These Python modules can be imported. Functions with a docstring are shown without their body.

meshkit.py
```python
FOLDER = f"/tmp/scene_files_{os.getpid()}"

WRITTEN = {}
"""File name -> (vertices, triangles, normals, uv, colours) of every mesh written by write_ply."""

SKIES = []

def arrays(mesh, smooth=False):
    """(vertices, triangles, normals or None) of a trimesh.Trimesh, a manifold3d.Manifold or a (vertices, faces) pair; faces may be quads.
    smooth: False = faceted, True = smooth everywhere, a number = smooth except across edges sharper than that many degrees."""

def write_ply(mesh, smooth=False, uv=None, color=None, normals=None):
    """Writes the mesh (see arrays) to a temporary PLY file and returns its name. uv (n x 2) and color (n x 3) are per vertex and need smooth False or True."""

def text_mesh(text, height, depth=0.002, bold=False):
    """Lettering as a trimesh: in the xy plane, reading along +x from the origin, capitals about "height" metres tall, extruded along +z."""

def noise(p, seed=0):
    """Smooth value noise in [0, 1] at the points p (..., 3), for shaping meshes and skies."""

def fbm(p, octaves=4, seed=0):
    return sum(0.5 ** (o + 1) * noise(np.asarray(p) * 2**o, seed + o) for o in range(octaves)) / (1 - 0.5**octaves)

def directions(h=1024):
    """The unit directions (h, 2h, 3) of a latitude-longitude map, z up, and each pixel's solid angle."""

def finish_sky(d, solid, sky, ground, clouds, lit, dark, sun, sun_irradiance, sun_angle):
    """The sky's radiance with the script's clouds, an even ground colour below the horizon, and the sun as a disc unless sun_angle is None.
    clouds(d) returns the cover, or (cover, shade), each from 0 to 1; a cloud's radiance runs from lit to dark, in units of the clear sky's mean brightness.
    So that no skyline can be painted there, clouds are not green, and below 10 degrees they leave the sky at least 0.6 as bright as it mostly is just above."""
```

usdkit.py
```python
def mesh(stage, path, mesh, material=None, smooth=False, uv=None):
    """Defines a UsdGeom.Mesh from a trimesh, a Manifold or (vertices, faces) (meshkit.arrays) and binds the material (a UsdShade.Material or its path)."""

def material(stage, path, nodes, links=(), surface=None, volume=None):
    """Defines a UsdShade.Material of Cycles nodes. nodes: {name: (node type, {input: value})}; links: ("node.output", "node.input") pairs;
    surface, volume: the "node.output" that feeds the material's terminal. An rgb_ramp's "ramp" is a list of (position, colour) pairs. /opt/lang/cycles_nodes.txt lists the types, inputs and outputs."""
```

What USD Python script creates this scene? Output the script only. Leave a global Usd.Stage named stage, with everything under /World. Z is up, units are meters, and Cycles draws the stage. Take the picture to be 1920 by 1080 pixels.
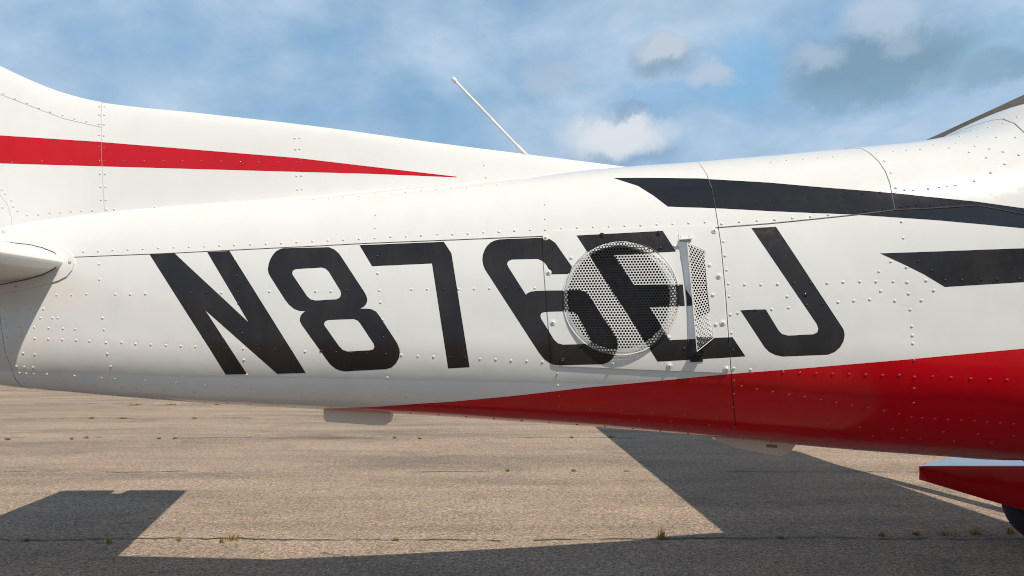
import math, random
import numpy as np, trimesh, shapely, usdkit
from scipy.interpolate import PchipInterpolator
from scipy.spatial import cKDTree
from shapely.geometry import Polygon, LineString, box as sbox
from shapely.ops import unary_union
from pxr import Usd, UsdGeom, UsdLux, UsdShade, Sdf, Gf, Vt
import meshkit

random.seed(5); rng = np.random.default_rng(5)
stage = Usd.Stage.CreateInMemory()
UsdGeom.SetStageUpAxis(stage, UsdGeom.Tokens.z); UsdGeom.SetStageMetersPerUnit(stage, 1.0)
UsdGeom.Xform.Define(stage, '/World'); UsdGeom.Scope.Define(stage, '/World/Looks')

# ------------------------------------------------------------------ camera, sky, sun, exposure
CAM_H, CAM_D, F = 0.92, 2.05, 1280.0            # camera height, distance to the fuselage centre plane, focal length in photo pixels
EXPOSURE = 0.0
SUN = np.array([0.40, -0.62, 1.0]); SUN = SUN / np.linalg.norm(SUN)
SUN_I, SKY_S = 1.05, 0.05
cam = UsdGeom.Camera.Define(stage, '/World/camera')
cam.CreateFocalLengthAttr(24.0); cam.CreateHorizontalApertureAttr(36.0); cam.CreateVerticalApertureAttr(20.25)
cam.CreateVerticalApertureOffsetAttr(2.25)
cam.CreateClippingRangeAttr(Gf.Vec2f(0.05, 5000))
cam.CreateExposureAttr(EXPOSURE)
cam.AddTranslateOp().Set(Gf.Vec3d(0, -CAM_D, CAM_H)); cam.AddRotateXOp().Set(90.0)

def mat(name, nodes, links=(), surface=None, volume=None):
    return usdkit.material(stage, '/World/Looks/' + name, nodes, links, surface, volume)

ELEV, AZ = math.asin(SUN[2]), math.atan2(SUN[0], SUN[1])
def px_dir(px, py):
    d = np.array([(px - 960) / F, 1.0, (660 - py) / F]); return d / np.linalg.norm(d)
def sky_material():
    n = {'tc': ('texture_coordinate', {}),
         'sky': ('sky_texture', {'sky_type': 'single_scattering', 'sun_disc': False, 'sun_elevation': ELEV, 'sun_rotation': AZ,
                                 'altitude': 100.0, 'air_density': 1.0, 'aerosol_density': 1.0, 'ozone_density': 1.5}),
         'bg': ('background_shader', {'strength': SKY_S})}
    L = []
    # thin high cloud: stretched noise on the direction, thicker to the eye towards the horizon
    n['mp'] = ('mapping', {'mapping_type': 'point', 'scale': (1.6, 1.6, 3.0), 'location': (3.1, 0.4, 1.2), 'rotation': (0.0, 0.25, 0.0)})
    n['n1'] = ('noise_texture', {'scale': 2.4, 'detail': 9.0, 'roughness': 0.56, 'distortion': 0.25})
    n['r1'] = ('rgb_ramp', {'ramp': [(0.0, (0.7,) * 3), (0.36, (0.8,) * 3), (0.60, (0.98,) * 3), (1.0, (1.0,) * 3)]})
    n['sep'] = ('separate_xyz', {}); n['el'] = ('map_range', {'range_type': 'smoothstep', 'from_min': 0.38, 'from_max': 0.85, 'to_min': 1.0, 'to_max': 0.22, 'clamp': True})
    n['cv'] = ('math', {'math_type': 'multiply'})
    n['r2'] = ('rgb_ramp', {'ramp': [(0.30, (5.4, 10.2, 15.2)), (0.43, (7.4, 11.3, 15.7)), (0.54, (9.4, 12.6, 16.3)), (0.70, (11.6, 13.9, 16.9))]})
    n['mp2'] = ('mapping', {'mapping_type': 'point', 'scale': (2.0, 2.0, 4.0), 'location': (7.7, 2.3, 0.1)})
    n['n2'] = ('noise_texture', {'scale': 3.4, 'detail': 7.0, 'roughness': 0.58})
    n['sh'] = ('rgb_ramp', {'ramp': [(0.30, (0.86, 0.89, 0.92)), (0.50, (0.97, 0.98, 0.99)), (0.75, (1.08, 1.05, 1.02))]})
    n['ms'] = ('mix_color', {'blend_type': 'multiply', 'fac': 1.0, 'use_clamp': False})
    n['mx'] = ('mix_color', {'use_clamp': False})
    L += [('tc.generated', 'mp.vector'), ('mp.vector', 'n1.vector'), ('n1.fac', 'r1.fac'), ('tc.generated', 'sep.vector'), ('sep.z', 'el.value'), ('r1.color', 'cv.value1'), ('el.result', 'cv.value2'),
          ('n1.fac', 'r2.fac'), ('tc.generated', 'mp2.vector'), ('mp2.vector', 'n2.vector'), ('n2.fac', 'sh.fac'), ('r2.color', 'ms.a'), ('sh.color', 'ms.b'),
          ('sky.color', 'mx.a'), ('ms.result', 'mx.b'), ('cv.value', 'mx.fac')]
    last = 'mx.result'
    # a few cumulus heaps, each a soft lump roughened by noise: (px, py, half width, half height, colour, strength)
    n['n3'] = ('noise_texture', {'scale': 18.0, 'detail': 8.0, 'roughness': 0.62})
    n['n3m'] = ('vector_math', {'math_type': 'multiply_add', 'vector2': (0.062, 0.062, 0.062), 'vector3': (-0.031, -0.031, -0.031)})
    n['wob'] = ('vector_math', {'math_type': 'add'})
    L += [('tc.generated', 'n3.vector'), ('n3.color', 'n3m.vector1'), ('n3m.vector', 'wob.vector1'), ('tc.generated', 'wob.vector2')]
    heaps = CLOUDS
    for i, (px, py, rx, ry, col, st) in enumerate(heaps):
        d = px_dir(px, py); k = 1.0 / np.linalg.norm([(px - 960) / F, 1.0, (660 - py) / F])
        n[f'd{i}'] = ('vector_math', {'math_type': 'subtract', 'vector2': tuple(d)})
        n[f's{i}'] = ('vector_math', {'math_type': 'multiply', 'vector2': (F / (rx * k), F / (rx * k), F / (ry * k))})
        n[f'l{i}'] = ('vector_math', {'math_type': 'length'})
        n[f'm{i}'] = ('map_range', {'range_type': 'smoothstep', 'from_min': 1.1, 'from_max': 0.4, 'to_min': 0.0, 'to_max': st, 'clamp': True})
        n[f'x{i}'] = ('mix_color', {'b': col, 'use_clamp': False})
        L += [('wob.vector', f'd{i}.vector1'), (f'd{i}.vector', f's{i}.vector1'), (f's{i}.vector', f'l{i}.vector1'), (f'l{i}.value', f'm{i}.value'),
              (f'm{i}.result', f'x{i}.fac'), (last, f'x{i}.a')]
        last = f'x{i}.result'
    L += [(last, 'bg.color')]
    return mat('sky_air', n, L, 'bg.background')
CLOUDS = [(1400, 140, 85, 80, (4.2, 9.4, 15.0), 0.6), (1250, 185, 130, 36, (4.2, 8.8, 13.8), 0.5), (1900, 65, 200, 50, (5.2, 9.6, 13.2), 0.5),
          (1650, 120, 190, 80, (4.0, 6.6, 9.0), 0.9), (1880, 130, 90, 40, (4.6, 7.4, 10.0), 0.7), (1600, 175, 120, 34, (4.6, 7.6, 10.4), 0.6), (1665, 28, 95, 44, (10.0, 12.2, 14.4), 0.7), (1535, 107, 56, 28, (8.6, 10.8, 13.4), 0.7), (1690, 85, 45, 30, (8.0, 10.4, 13.0), 0.6),
          (1240, 112, 70, 40, (5.4, 7.9, 10.8), 0.9), (1245, 94, 58, 24, (11.6, 13.0, 14.8), 0.8), (1338, 146, 54, 28, (10.0, 11.8, 14.2), 0.8),
          (1180, 286, 125, 40, (5.0, 7.9, 11.4), 0.8), (1160, 256, 118, 46, (14.5, 15.5, 16.4), 0.95), (1185, 212, 60, 18, (5.0, 7.8, 11.4), 0.7), (1030, 140, 60, 36, (8.6, 10.6, 13.6), 0.6)]
dome = UsdLux.DomeLight.Define(stage, '/World/sky'); dome.CreateIntensityAttr(1.0)
UsdShade.MaterialBindingAPI.Apply(dome.GetPrim()).Bind(sky_material())
dome.GetPrim().SetCustomDataByKey('kind', 'structure')
sun = UsdLux.DistantLight.Define(stage, '/World/sun')
sun.CreateNormalizeAttr(True); sun.CreateIntensityAttr(SUN_I); sun.CreateAngleAttr(0.5); sun.CreateColorAttr(Gf.Vec3f(1.0, 0.935, 0.84))
q = Gf.Rotation(Gf.Vec3d(0, 0, -1), Gf.Vec3d(*(-SUN))).GetQuat()
sun.AddOrientOp().Set(Gf.Quatf(q))

# ------------------------------------------------------------------ helpers
used = {}
def path_for(name, parent):
    base = parent.GetPath().pathString if parent else '/World'
    k = used.get((base, name), 0); used[(base, name)] = k + 1
    return f'{base}/{name}' + (f'_{k:03d}' if k else '')
def tag(prim, label=None, cat=None, group=None, kind=None):
    for k, v in (('label', label), ('category', cat), ('group', group), ('kind', kind)):
        if v: prim.SetCustomDataByKey(k, v)
    return prim
def thing(name, label, cat, loc=(0, 0, 0), group=None):
    x = UsdGeom.Xform.Define(stage, path_for(name, None)); x.AddTranslateOp().Set(Gf.Vec3d(*loc))
    return tag(x.GetPrim(), label, cat, group)
def put(name, mesh, m, parent=None, smooth=30, label=None, kind=None):
    if smooth is True:
        a, b, _ = meshkit.arrays(mesh); keep, inv = np.unique(b, return_inverse=True); mesh = (a[keep], inv.reshape(b.shape))
    p = usdkit.mesh(stage, path_for(name, parent), mesh, m, smooth).GetPrim()
    return tag(p, label, None, None, kind)
def put_vn(name, v, f, n, m, parent=None, label=None, kind=None):
    me = UsdGeom.Mesh.Define(stage, path_for(name, parent))
    me.CreatePointsAttr(Vt.Vec3fArray.FromNumpy(v.astype(np.float32)))
    me.CreateFaceVertexCountsAttr(Vt.IntArray.FromNumpy(np.full(len(f), 3, np.int32)))
    me.CreateFaceVertexIndicesAttr(Vt.IntArray.FromNumpy(f.astype(np.int32).ravel()))
    me.CreateSubdivisionSchemeAttr('none')
    me.CreateNormalsAttr(Vt.Vec3fArray.FromNumpy(n.astype(np.float32))); me.SetNormalsInterpolation('vertex')
    UsdShade.MaterialBindingAPI.Apply(me.GetPrim()).Bind(m)
    return tag(me.GetPrim(), label, None, None, kind)
cat_ = trimesh.util.concatenate

# ------------------------------------------------------------------ materials
def paint(name, col, rough=0.22, var=0.06, coat=0.0, spec=0.5, grime=0.0):
    dark = tuple(c * (1 - var) for c in col)
    n = {'g': ('geometry', {}), 'a': ('noise_texture', {'scale': 5.0, 'detail': 5.0, 'roughness': 0.6}),
         'r': ('rgb_ramp', {'ramp': [(0.35, dark), (0.6, col)]}),
         'b': ('noise_texture', {'scale': 60.0, 'detail': 3.0}), 'rr': ('map_range', {'from_min': 0.3, 'from_max': 0.7, 'to_min': rough * 0.75, 'to_max': rough * 1.35}),
         'o': ('noise_texture', {'scale': 420.0, 'detail': 1.0}), 'bp': ('bump', {'strength': 0.03, 'distance': 0.001}),
         'ms': ('mapping', {'scale': (9.0, 9.0, 2.2)}), 'gs': ('noise_texture', {'scale': 1.6, 'detail': 7.0, 'roughness': 0.65, 'distortion': 0.4}), 'gr': ('map_range', {'from_min': 0.46, 'from_max': 0.78, 'to_min': 0.0, 'to_max': grime, 'clamp': True}),
         'sp': ('noise_texture', {'scale': 230.0, 'detail': 2.0}), 'spr': ('map_range', {'from_min': 0.70, 'from_max': 0.78, 'to_min': 0.0, 'to_max': grime, 'clamp': True}), 'gm': ('math', {'math_type': 'add', 'use_clamp': True}),
         'gx': ('mix_color', {'b': (0.30, 0.23, 0.15)}),
         'p': ('principled_bsdf', {'specular_ior_level': spec, 'coat_weight': coat, 'coat_roughness': 0.06})}
    L = [('g.position', 'a.vector'), ('a.fac', 'r.fac'), ('r.color', 'gx.a'), ('g.position', 'ms.vector'), ('ms.vector', 'gs.vector'), ('gs.fac', 'gr.value'), ('gr.result', 'gm.value1'), ('g.position', 'sp.vector'), ('sp.fac', 'spr.value'), ('spr.result', 'gm.value2'),
         ('gm.value', 'gx.fac'), ('gx.result', 'p.base_color'), ('g.position', 'b.vector'), ('b.fac', 'rr.value'), ('rr.result', 'p.roughness'),
         ('g.position', 'o.vector'), ('o.fac', 'bp.height'), ('bp.normal', 'p.normal')]
    return mat(name, n, L, 'p.BSDF')
def plain(name, col, rough=0.5, metal=0.0):
    return mat(name, {'p': ('principled_bsdf', {'base_color': col, 'roughness': rough, 'metallic': metal})}, (), 'p.BSDF')
WHITE = paint('white_paint', (0.78, 0.755, 0.70), 0.15, 0.03, 0.25, 0.5, 0.05)
RED = paint('red_paint', (0.54, 0.003, 0.009), 0.11, 0.10, 0.0, 0.4, 0.03)
BLACK = paint('black_paint', (0.023, 0.019, 0.018), 0.24, 0.3, 0.0, 0.4, 0.05)
BLACKGLOSS = paint('gloss_black_paint', (0.016, 0.016, 0.017), 0.06, 0.2, 0.4, 0.5, 0.02)
WHITE_R, RED_R, BLACK_R = paint('white_rivet_paint', (0.77, 0.745, 0.69), 0.14, 0.04, 0.3), paint('red_rivet_paint', (0.54, 0.012, 0.018), 0.10, 0.08, 1.0, 0.8), paint('black_rivet_paint', (0.023, 0.019, 0.018), 0.12, 0.2, 0.6)
FLAP_SHADE = paint('flap_shade_grey', (0.23, 0.23, 0.225), 0.2, 0.35, 0.0, 0.5, 0.15)  # flap grey: shade under the wing put into the colour
DARK = plain('dark_inside', (0.012, 0.012, 0.012), 0.9)
STEEL = plain('screw_steel', (0.72, 0.70, 0.66), 0.32, 0.75)
SOCKET = plain('screw_recess', (0.02, 0.018, 0.016), 0.7)
RUBBER = plain('tyre_rubber', (0.018, 0.018, 0.018), 0.75)
CREAM = paint('cream_plastic', (0.82, 0.75, 0.60), 0.35, 0.04)
PLATE = plain('data_plate', (0.22, 0.21, 0.15), 0.45, 0.3)
GLASS = mat('cabin_glass', {'t': ('transparent_bsdf', {'color': (0.55, 0.56, 0.56)}), 'g': ('glossy_bsdf', {'roughness': 0.02}), 'f': ('fresnel', {'IOR': 1.5}), 'm': ('mix_closure', {})},
            [('f.fac', 'm.fac'), ('t.BSDF', 'm.closure1'), ('g.BSDF', 'm.closure2')], 'm.closure')

# ------------------------------------------------------------------ fuselage surface
# outline of the fuselage as it stands in the photograph (pixel x -> pixel y)
TOP = np.array([(-200, 436), (0, 415), (200, 398), (600, 366), (850, 345), (1180, 313), (1310, 303), (1500, 290), (1610, 277), (1700, 270), (1766, 258.5), (1825, 250), (1878, 232), (1920, 208), (2000, 175)], float)
BOT = np.array([(-200, 700), (0, 722.5), (200, 741), (400, 757), (600, 768), (850, 782), (1200, 806), (1500, 834), (1700, 851), (1920, 864), (2100, 872)], float)
KX = np.array([-1.5, -1.2, -0.9, -0.6, -0.3, 0, 0.3, 0.6, 0.9, 1.05, 1.2, 1.35])
kt = 0.92 + np.interp(KX, [-1.5, 1.35], [0.35, 0.6]); kb = 0.92 - np.interp(KX, [-1.5, 1.35], [0.05, 0.25])
AFT = np.array([-3.6, -2.9, -2.2]); FWD = np.array([1.6, 1.9, 2.4, 3.4, 3.9, 4.4, 5.4, 5.75])
FW_T = np.array([1.63, 1.76, 1.92, 2.00, 1.75, 1.36, 1.25, 1.15]); FW_B = np.array([0.64, 0.60, 0.57, 0.56, 0.56, 0.56, 0.62, 0.72])
FW_W = np.array([0.568, 0.575, 0.575, 0.555, 0.55, 0.51, 0.44, 0.34])
W = PchipInterpolator(np.r_[AFT, KX, FWD], np.r_[0.03, 0.055, 0.095, 0.318 + np.where(KX > 0, 0.172, 0.140) * KX, FW_W])
def fit():
    global ZT, ZB, ZC
    for it in range(14):
        at, ab = kt[0] + (AFT + 1.5) * 0.06, kb[0] - (AFT + 1.5) * 0.16
        ZT = PchipInterpolator(np.r_[AFT, KX, FWD], np.r_[at, kt, FW_T]); ZB = PchipInterpolator(np.r_[AFT, KX, FWD], np.r_[ab, kb, FW_B])
        ztl = np.minimum(kt, 0.92 + 0.26 + 0.05 * KX)                     # the widest line does not follow the rise to the cabin
        ZC = PchipInterpolator(np.r_[AFT, KX, FWD], np.r_[(at + ab) / 2, kb + 0.52 * (ztl - kb), FW_B + 0.50 * (np.minimum(FW_T, 1.5) - FW_B)])
        for i, x in enumerate(KX):
            p = surf0(np.full(721, x), np.linspace(-math.pi / 2, math.pi / 2, 721))
            d = p[:, 1] + CAM_D; sx, sy = 960 + F * p[:, 0] / d, 660 - F * (p[:, 2] - CAM_H) / d
            j = sy.argmin(); kt[i] += (sy[j] - np.interp(sx[j], *TOP.T)) * d[j] / F
            j = sy.argmax(); kb[i] += (sy[j] - np.interp(sx[j], *BOT.T)) * d[j] / F
def NLf(x): return np.interp(x, [-1.2, 0.2, 1.3], [2.25, 2.35, 2.5])
def NUf(x): return np.interp(x, [-1.0, 0.4, 1.2, 1.8], [2.5, 2.6, 3.3, 3.3])
def surf0(x, psi, off=0.0):
    w, zt, zb, zc = W(x), ZT(x), ZB(x), ZC(x)
    c, s = np.cos(psi), np.sin(psi); n = np.where(s > 0, NUf(x), NLf(x))
    r = (np.abs(c) ** n + np.abs(s) ** n) ** (-1 / n)
    hh = np.where(s > 0, zt - zc, zc - zb)
    return np.stack([x, -(w + off) * r * c, zc + (hh + off) * r * s], -1)
def normal0(x, psi):
    e = 1e-4
    a = surf0(x + e, psi) - surf0(x - e, psi); b = surf0(x, psi + e) - surf0(x, psi - e)
    n = np.cross(a, b); return n / np.linalg.norm(n, axis=-1, keepdims=True)
fit()
def dens(pts, step=6.0, close=False):
    pts = [tuple(p) for p in pts]; out = []
    seq = pts + [pts[0]] if close else pts
    for (a, b), (c, d) in zip(seq[:-1], seq[1:]):
        k = max(1, int(math.hypot(c - a, d - b) / step))
        out += [(a + (c - a) * i / k, b + (d - b) * i / k) for i in range(k)]
    return np.array(out if close else out + [pts[-1]], float)
def hit(pts, off=0.0):
    """Where the sight lines through photo pixels meet the fuselage: (x, psi)."""
    pts = np.atleast_2d(np.asarray(pts, float)); a, b = (pts[:, 0] - 960) / F, (660 - pts[:, 1]) / F
    def Fn(d):
        x = np.clip(a * d, -3.5, 5.7); y, z = d - CAM_D, CAM_H + b * d
        w, zt, zb, zc = W(x) + off, ZT(x) + off, ZB(x) - off, ZC(x)
        up = z > zc; n = np.where(up, NUf(x), NLf(x)); hh = np.where(up, zt - zc, zc - zb)
        return (np.abs(y / w)) ** n + np.abs((z - zc) / hh) ** n - 1
    ds = np.linspace(1.3, 2.1, 400); vals = np.array([Fn(np.full(len(a), d)) for d in ds])
    inside = vals < 0; j = np.where(inside.any(0), inside.argmax(0), vals.argmin(0))
    lo, hi = ds[np.maximum(j - 1, 0)], ds[j].copy(); lo = lo.copy()
    ok = inside.any(0)
    for _ in range(40):
        m = (lo + hi) / 2; neg = Fn(m) < 0; hi = np.where(neg, m, hi); lo = np.where(neg, lo, m)
    d = np.where(ok, hi, ds[j]); x, y, z = a * d, d - CAM_D, CAM_H + b * d
    zc = ZC(x); hh = np.where(z > zc, ZT(x) + off - zc, zc - ZB(x) + off)
    return np.stack([x, np.arctan2((z - zc) / hh, -y / (W(x) + off))], -1)
def at(px, py, off=0.0):
    """The 3-D point of the (offset) fuselage seen at a photo pixel."""
    h = hit([(px, py)], off)[0]; return surf0(h[0:1], h[1:2], off)[0]
RS = 0.35                                            # psi -> about metres, so that polygons can be buffered evenly
def upoly(px, step=6.0, close=True):
    h = hit(dens(px, step, close)); return np.stack([h[:, 0], h[:, 1] * RS], -1)

# ---- fin (dorsal fin and the foot of the tail fin), parameters (x, z)
FT = np.array([(-900, -560), (-500, -180), (-250, 0), (-120, 68), (0, 124), (60, 152), (120, 175), (190, 192), (380, 213), (560, 233), (850, 272), (985, 289), (1180, 313.5), (1300, 329)], float)
fin_x, fin_z = (FT[:, 0] - 960) / F * CAM_D, CAM_H + (660 - FT[:, 1]) / F * CAM_D
FZT = PchipInterpolator(fin_x, fin_z)
def fin_half(x, z):
    zt = FZT(x); zb = ZT(x) - 0.12; s = np.clip((z - zb) / np.maximum(zt - zb, 1e-3), 0, 1)
    t0 = np.interp(x, [-2.4, -1.2, 0.2, 0.5], [0.075, 0.055, 0.03, 0.015])
    return t0 * np.sqrt(np.maximum(1 - s ** 3.5, 0)) * (1 - 0.25 * s)
def fin_surf(x, z, off=0.0):
    return np.stack([x, -(fin_half(x, z) + off), z], -1)
def fin_hit(pts):
    pts = np.atleast_2d(np.asarray(pts, float)); d = np.full(len(pts), CAM_D)
    for _ in range(6):
        x = (pts[:, 0] - 960) / F * d; z = CAM_H + (660 - pts[:, 1]) / F * d; d = CAM_D - fin_half(x, z)
    return np.stack([x, z], -1)

# ------------------------------------------------------------------ the paint scheme and seams, read off the photograph
def Z(o, s, pts): return [(o[0] + x / s, o[1] + y / s) for x, y in pts]
N_ = [(280.4, 476.7), (327.9, 475.3), (465.6, 604), (388.5, 472.7), (430.2, 470.4), (573.3, 699), (520, 700.8), (385, 582), (463.3, 701.5), (423.3, 702.4)]
o8 = ((490, 450), 4.32)
E8 = Z(*o8, [(52, 235), (60, 190), (75, 150), (95, 118), (120, 90), (150, 74), (180, 66), (545, 57), (590, 75), (630, 110), (660, 155), (840, 430), (855, 465), (858, 490), (850, 518), (830, 540), (800, 556),
             (850, 556), (890, 560), (930, 580), (960, 620), (1100, 835), (1118, 880), (1122, 910), (1115, 955), (1090, 1000), (1055, 1032), (1010, 1046), (680, 1063), (640, 1057), (600, 1040), (560, 1008), (530, 970), (330, 690), (314, 660), (313, 635), (320, 612), (335, 592), (357, 576),
             (310, 575), (265, 558), (225, 525), (190, 480), (75, 300), (58, 268)])
E8h = [Z(*o8, [(250, 272), (256, 248), (280, 236), (490, 223), (520, 232), (545, 255), (640, 410), (647, 438), (637, 465), (610, 480), (440, 490), (400, 481), (370, 455), (258, 288)]),
       Z(*o8, [(508, 680), (516, 660), (540, 648), (745, 640), (780, 652), (800, 675), (910, 840), (917, 865), (906, 886), (880, 893), (700, 903), (660, 890), (630, 860), (515, 697)])]
S7 = Z(*o8, [(795, 42), (1478, 14), (1540, 108), (1687, 1030), (1513, 1040), (1382, 190), (897, 212)])
o6 = ((890, 430), 4.155)
S6 = Z(*o6, [(60, 235), (65, 195), (80, 155), (100, 125), (125, 102), (160, 86), (200, 78), (530, 65), (590, 82), (630, 110), (665, 160), (760, 295), (738, 350), (600, 353), (560, 280), (530, 248), (490, 230),
             (290, 236), (262, 248), (252, 270), (265, 298), (400, 510), (412, 497), (440, 485), (480, 480), (690, 477), (820, 472), (862, 486), (890, 510), (912, 545), (1105, 845), (1116, 880), (1112, 930), (1098, 970), (1070, 1010), (1040, 1034), (1000, 1049),
             (640, 1057), (590, 1046), (545, 1015), (500, 960), (80, 312), (66, 275)])
S6h = [Z(*o6, [(512, 672), (520, 652), (545, 644), (690, 640), (770, 645), (800, 668), (905, 860), (900, 885), (870, 893), (690, 898), (650, 888), (620, 860), (518, 697)])]
EE = [(1081.3, 442.5), (1242.5, 434), (1267.5, 472.5), (1151.3, 478.8), (1188.8, 533.9), (1280.8, 533.7), (1306, 573), (1218.8, 576.5), (1255.5, 637.8), (1373.5, 632), (1397.7, 668.2), (1232.9, 677.5)]
JJ = Z((1370, 410), 4.0, [(155, 70), (340, 60), (820, 790), (846, 830), (855, 870), (846, 920), (820, 965), (780, 1000), (730, 1020), (390, 1034), (335, 1022), (290, 1000), (255, 965), (72, 687), (263, 680), (360, 840), (385, 865), (430, 877), (620, 867), (650, 852), (657, 825), (645, 790)])
LETTERS = [('N', N_, []), ('8', E8, E8h), ('7', S7, []), ('6', S6, S6h), ('E', EE, []), ('J', JJ, [])]
BST1 = [(1150, 335), (1310, 335.5), (1440, 343), (1671, 363), (1825, 378.7), (1920, 391.5), (2000, 402), (2000, 436), (1920, 428), (1757, 413), (1606, 403), (1440, 396), (1340, 391), (1252, 388.5), (1225, 368), (1196, 350)]
BST2 = [(1650, 475), (1920, 465.5), (2000, 462), (2000, 525), (1920, 529), (1772, 538), (1732, 514), (1693, 494.6)]
RFIN = [(-120, 246), (0, 254), (192, 266.5), (555, 296), (856, 331.2), (856, 332.6), (700, 326), (480, 320), (192, 312), (0, 306.5), (-120, 304)]
RBEL = [(600, 767.5), (625, 766.5), (700, 763), (850, 753), (960, 742.5), (1100, 727), (1370, 701), (1500, 691), (1700, 674), (1920, 653.5), (2010, 645)]
SEAM1 = [(-60, 491), (140, 482.5), (280, 477), (480, 467), (700, 456), (850, 450), (1016, 443.5), (1347, 427)]
SEAMV = [(1303, 303.4), (1313, 310), (1325, 328), (1334, 352), (1341, 390), (1347, 427), (1352, 460), (1361, 560), (1371, 700), (1376, 765), (1379, 800)]
SEAM4 = [(1347, 427), (1440, 419.6), (1606, 403), (1677, 394.5), (1751, 391), (1834, 385.6), (1920, 402), (2000, 418)]
SEAM2 = [(1600, 278.5), (1615, 280), (1629.6, 287.8), (1647, 304), (1659, 322), (1668, 345.6), (1677, 394.5)]
SEAM3 = [(1880, 225), (1902, 234), (1920, 251), (1945, 285), (1960, 330)]
SEAMA = [(-4, 540), (0, 600), (10, 660), (30, 712), (40, 724)]
FAIRA = [(6, 470), (8, 452), (12, 435), (20, 420), (33, 412.5), (44, 411.5)]
ACC = [(1017, 444), (1026, 434.5), (1325, 424), (1337, 424), (1344, 431), (1349.5, 455), (1368.5, 697), (1360, 698.5), (1035, 685.5), (1028, 600), (1020, 500)]

U = lambda px: upoly(px, close=False)
HI, LO = math.pi / 2 * RS, -math.pi / 2 * RS
X0, X1 = -3.5, 5.7
s1, sv, s4, s2, s3, sa, fa = map(U, (SEAM1, SEAMV, SEAM4, SEAM2, SEAM3, SEAMA, FAIRA))
i_j = int(np.argmin(np.abs(sv[:, 1] - s4[0, 1]) + np.abs(sv[:, 0] - s4[0, 0])))
sv_up, sv_lo = sv[:i_j + 1], sv[i_j:]
x_top, x_bot = sv[0, 0] - 0.05, sv[-1, 0] + 0.02
fa_top = fa[-1]
P = {}
P['upper_tail_skin'] = Polygon(np.r_[s1[::-1], [(fa[0, 0], s1[0, 1] + 0.02)], fa, [(fa_top[0] - 0.02, HI), (x_top, HI)], sv_up[:-1]])
P['fin_fairing_skin'] = Polygon(np.r_[[(X0, HI), (X0, s1[0, 1]), (s1[0, 0], s1[0, 1]), (fa[0, 0], s1[0, 1] + 0.02)], fa, [(fa_top[0] - 0.02, HI)]])
P['side_skin'] = Polygon(np.r_[s1, sv_lo[1:], [(x_bot, LO), (sa[-1, 0] + 0.02, LO)], sa[::-1], [(sa[0, 0], np.interp(sa[0, 0], s1[:, 0], s1[:, 1]))]]).buffer(0)
P['tail_end_skin'] = Polygon(np.r_[[(X0, s1[0, 1])], [s1[0]], [(sa[0, 0], np.interp(sa[0, 0], s1[:, 0], s1[:, 1]))], sa, [(sa[-1, 0] + 0.02, LO), (X0, LO)]]).buffer(0)
P['deck_skin'] = Polygon(np.r_[[(x_top, HI)], sv_up, s4[1:int(np.argmin(np.abs(s4[:, 0] - s2[-1, 0]))) + 1], s2[::-1], [(s2[0, 0] - 0.04, HI)]]).buffer(0)
i4 = int(np.argmin(np.abs(s4[:, 0] - s2[-1, 0])))
P['cabin_skin'] = Polygon(np.r_[[(s2[0, 0] - 0.04, HI)], s2, s4[i4:], [(X1, s4[-1, 1]), (X1, HI)]]).buffer(0)
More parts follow.
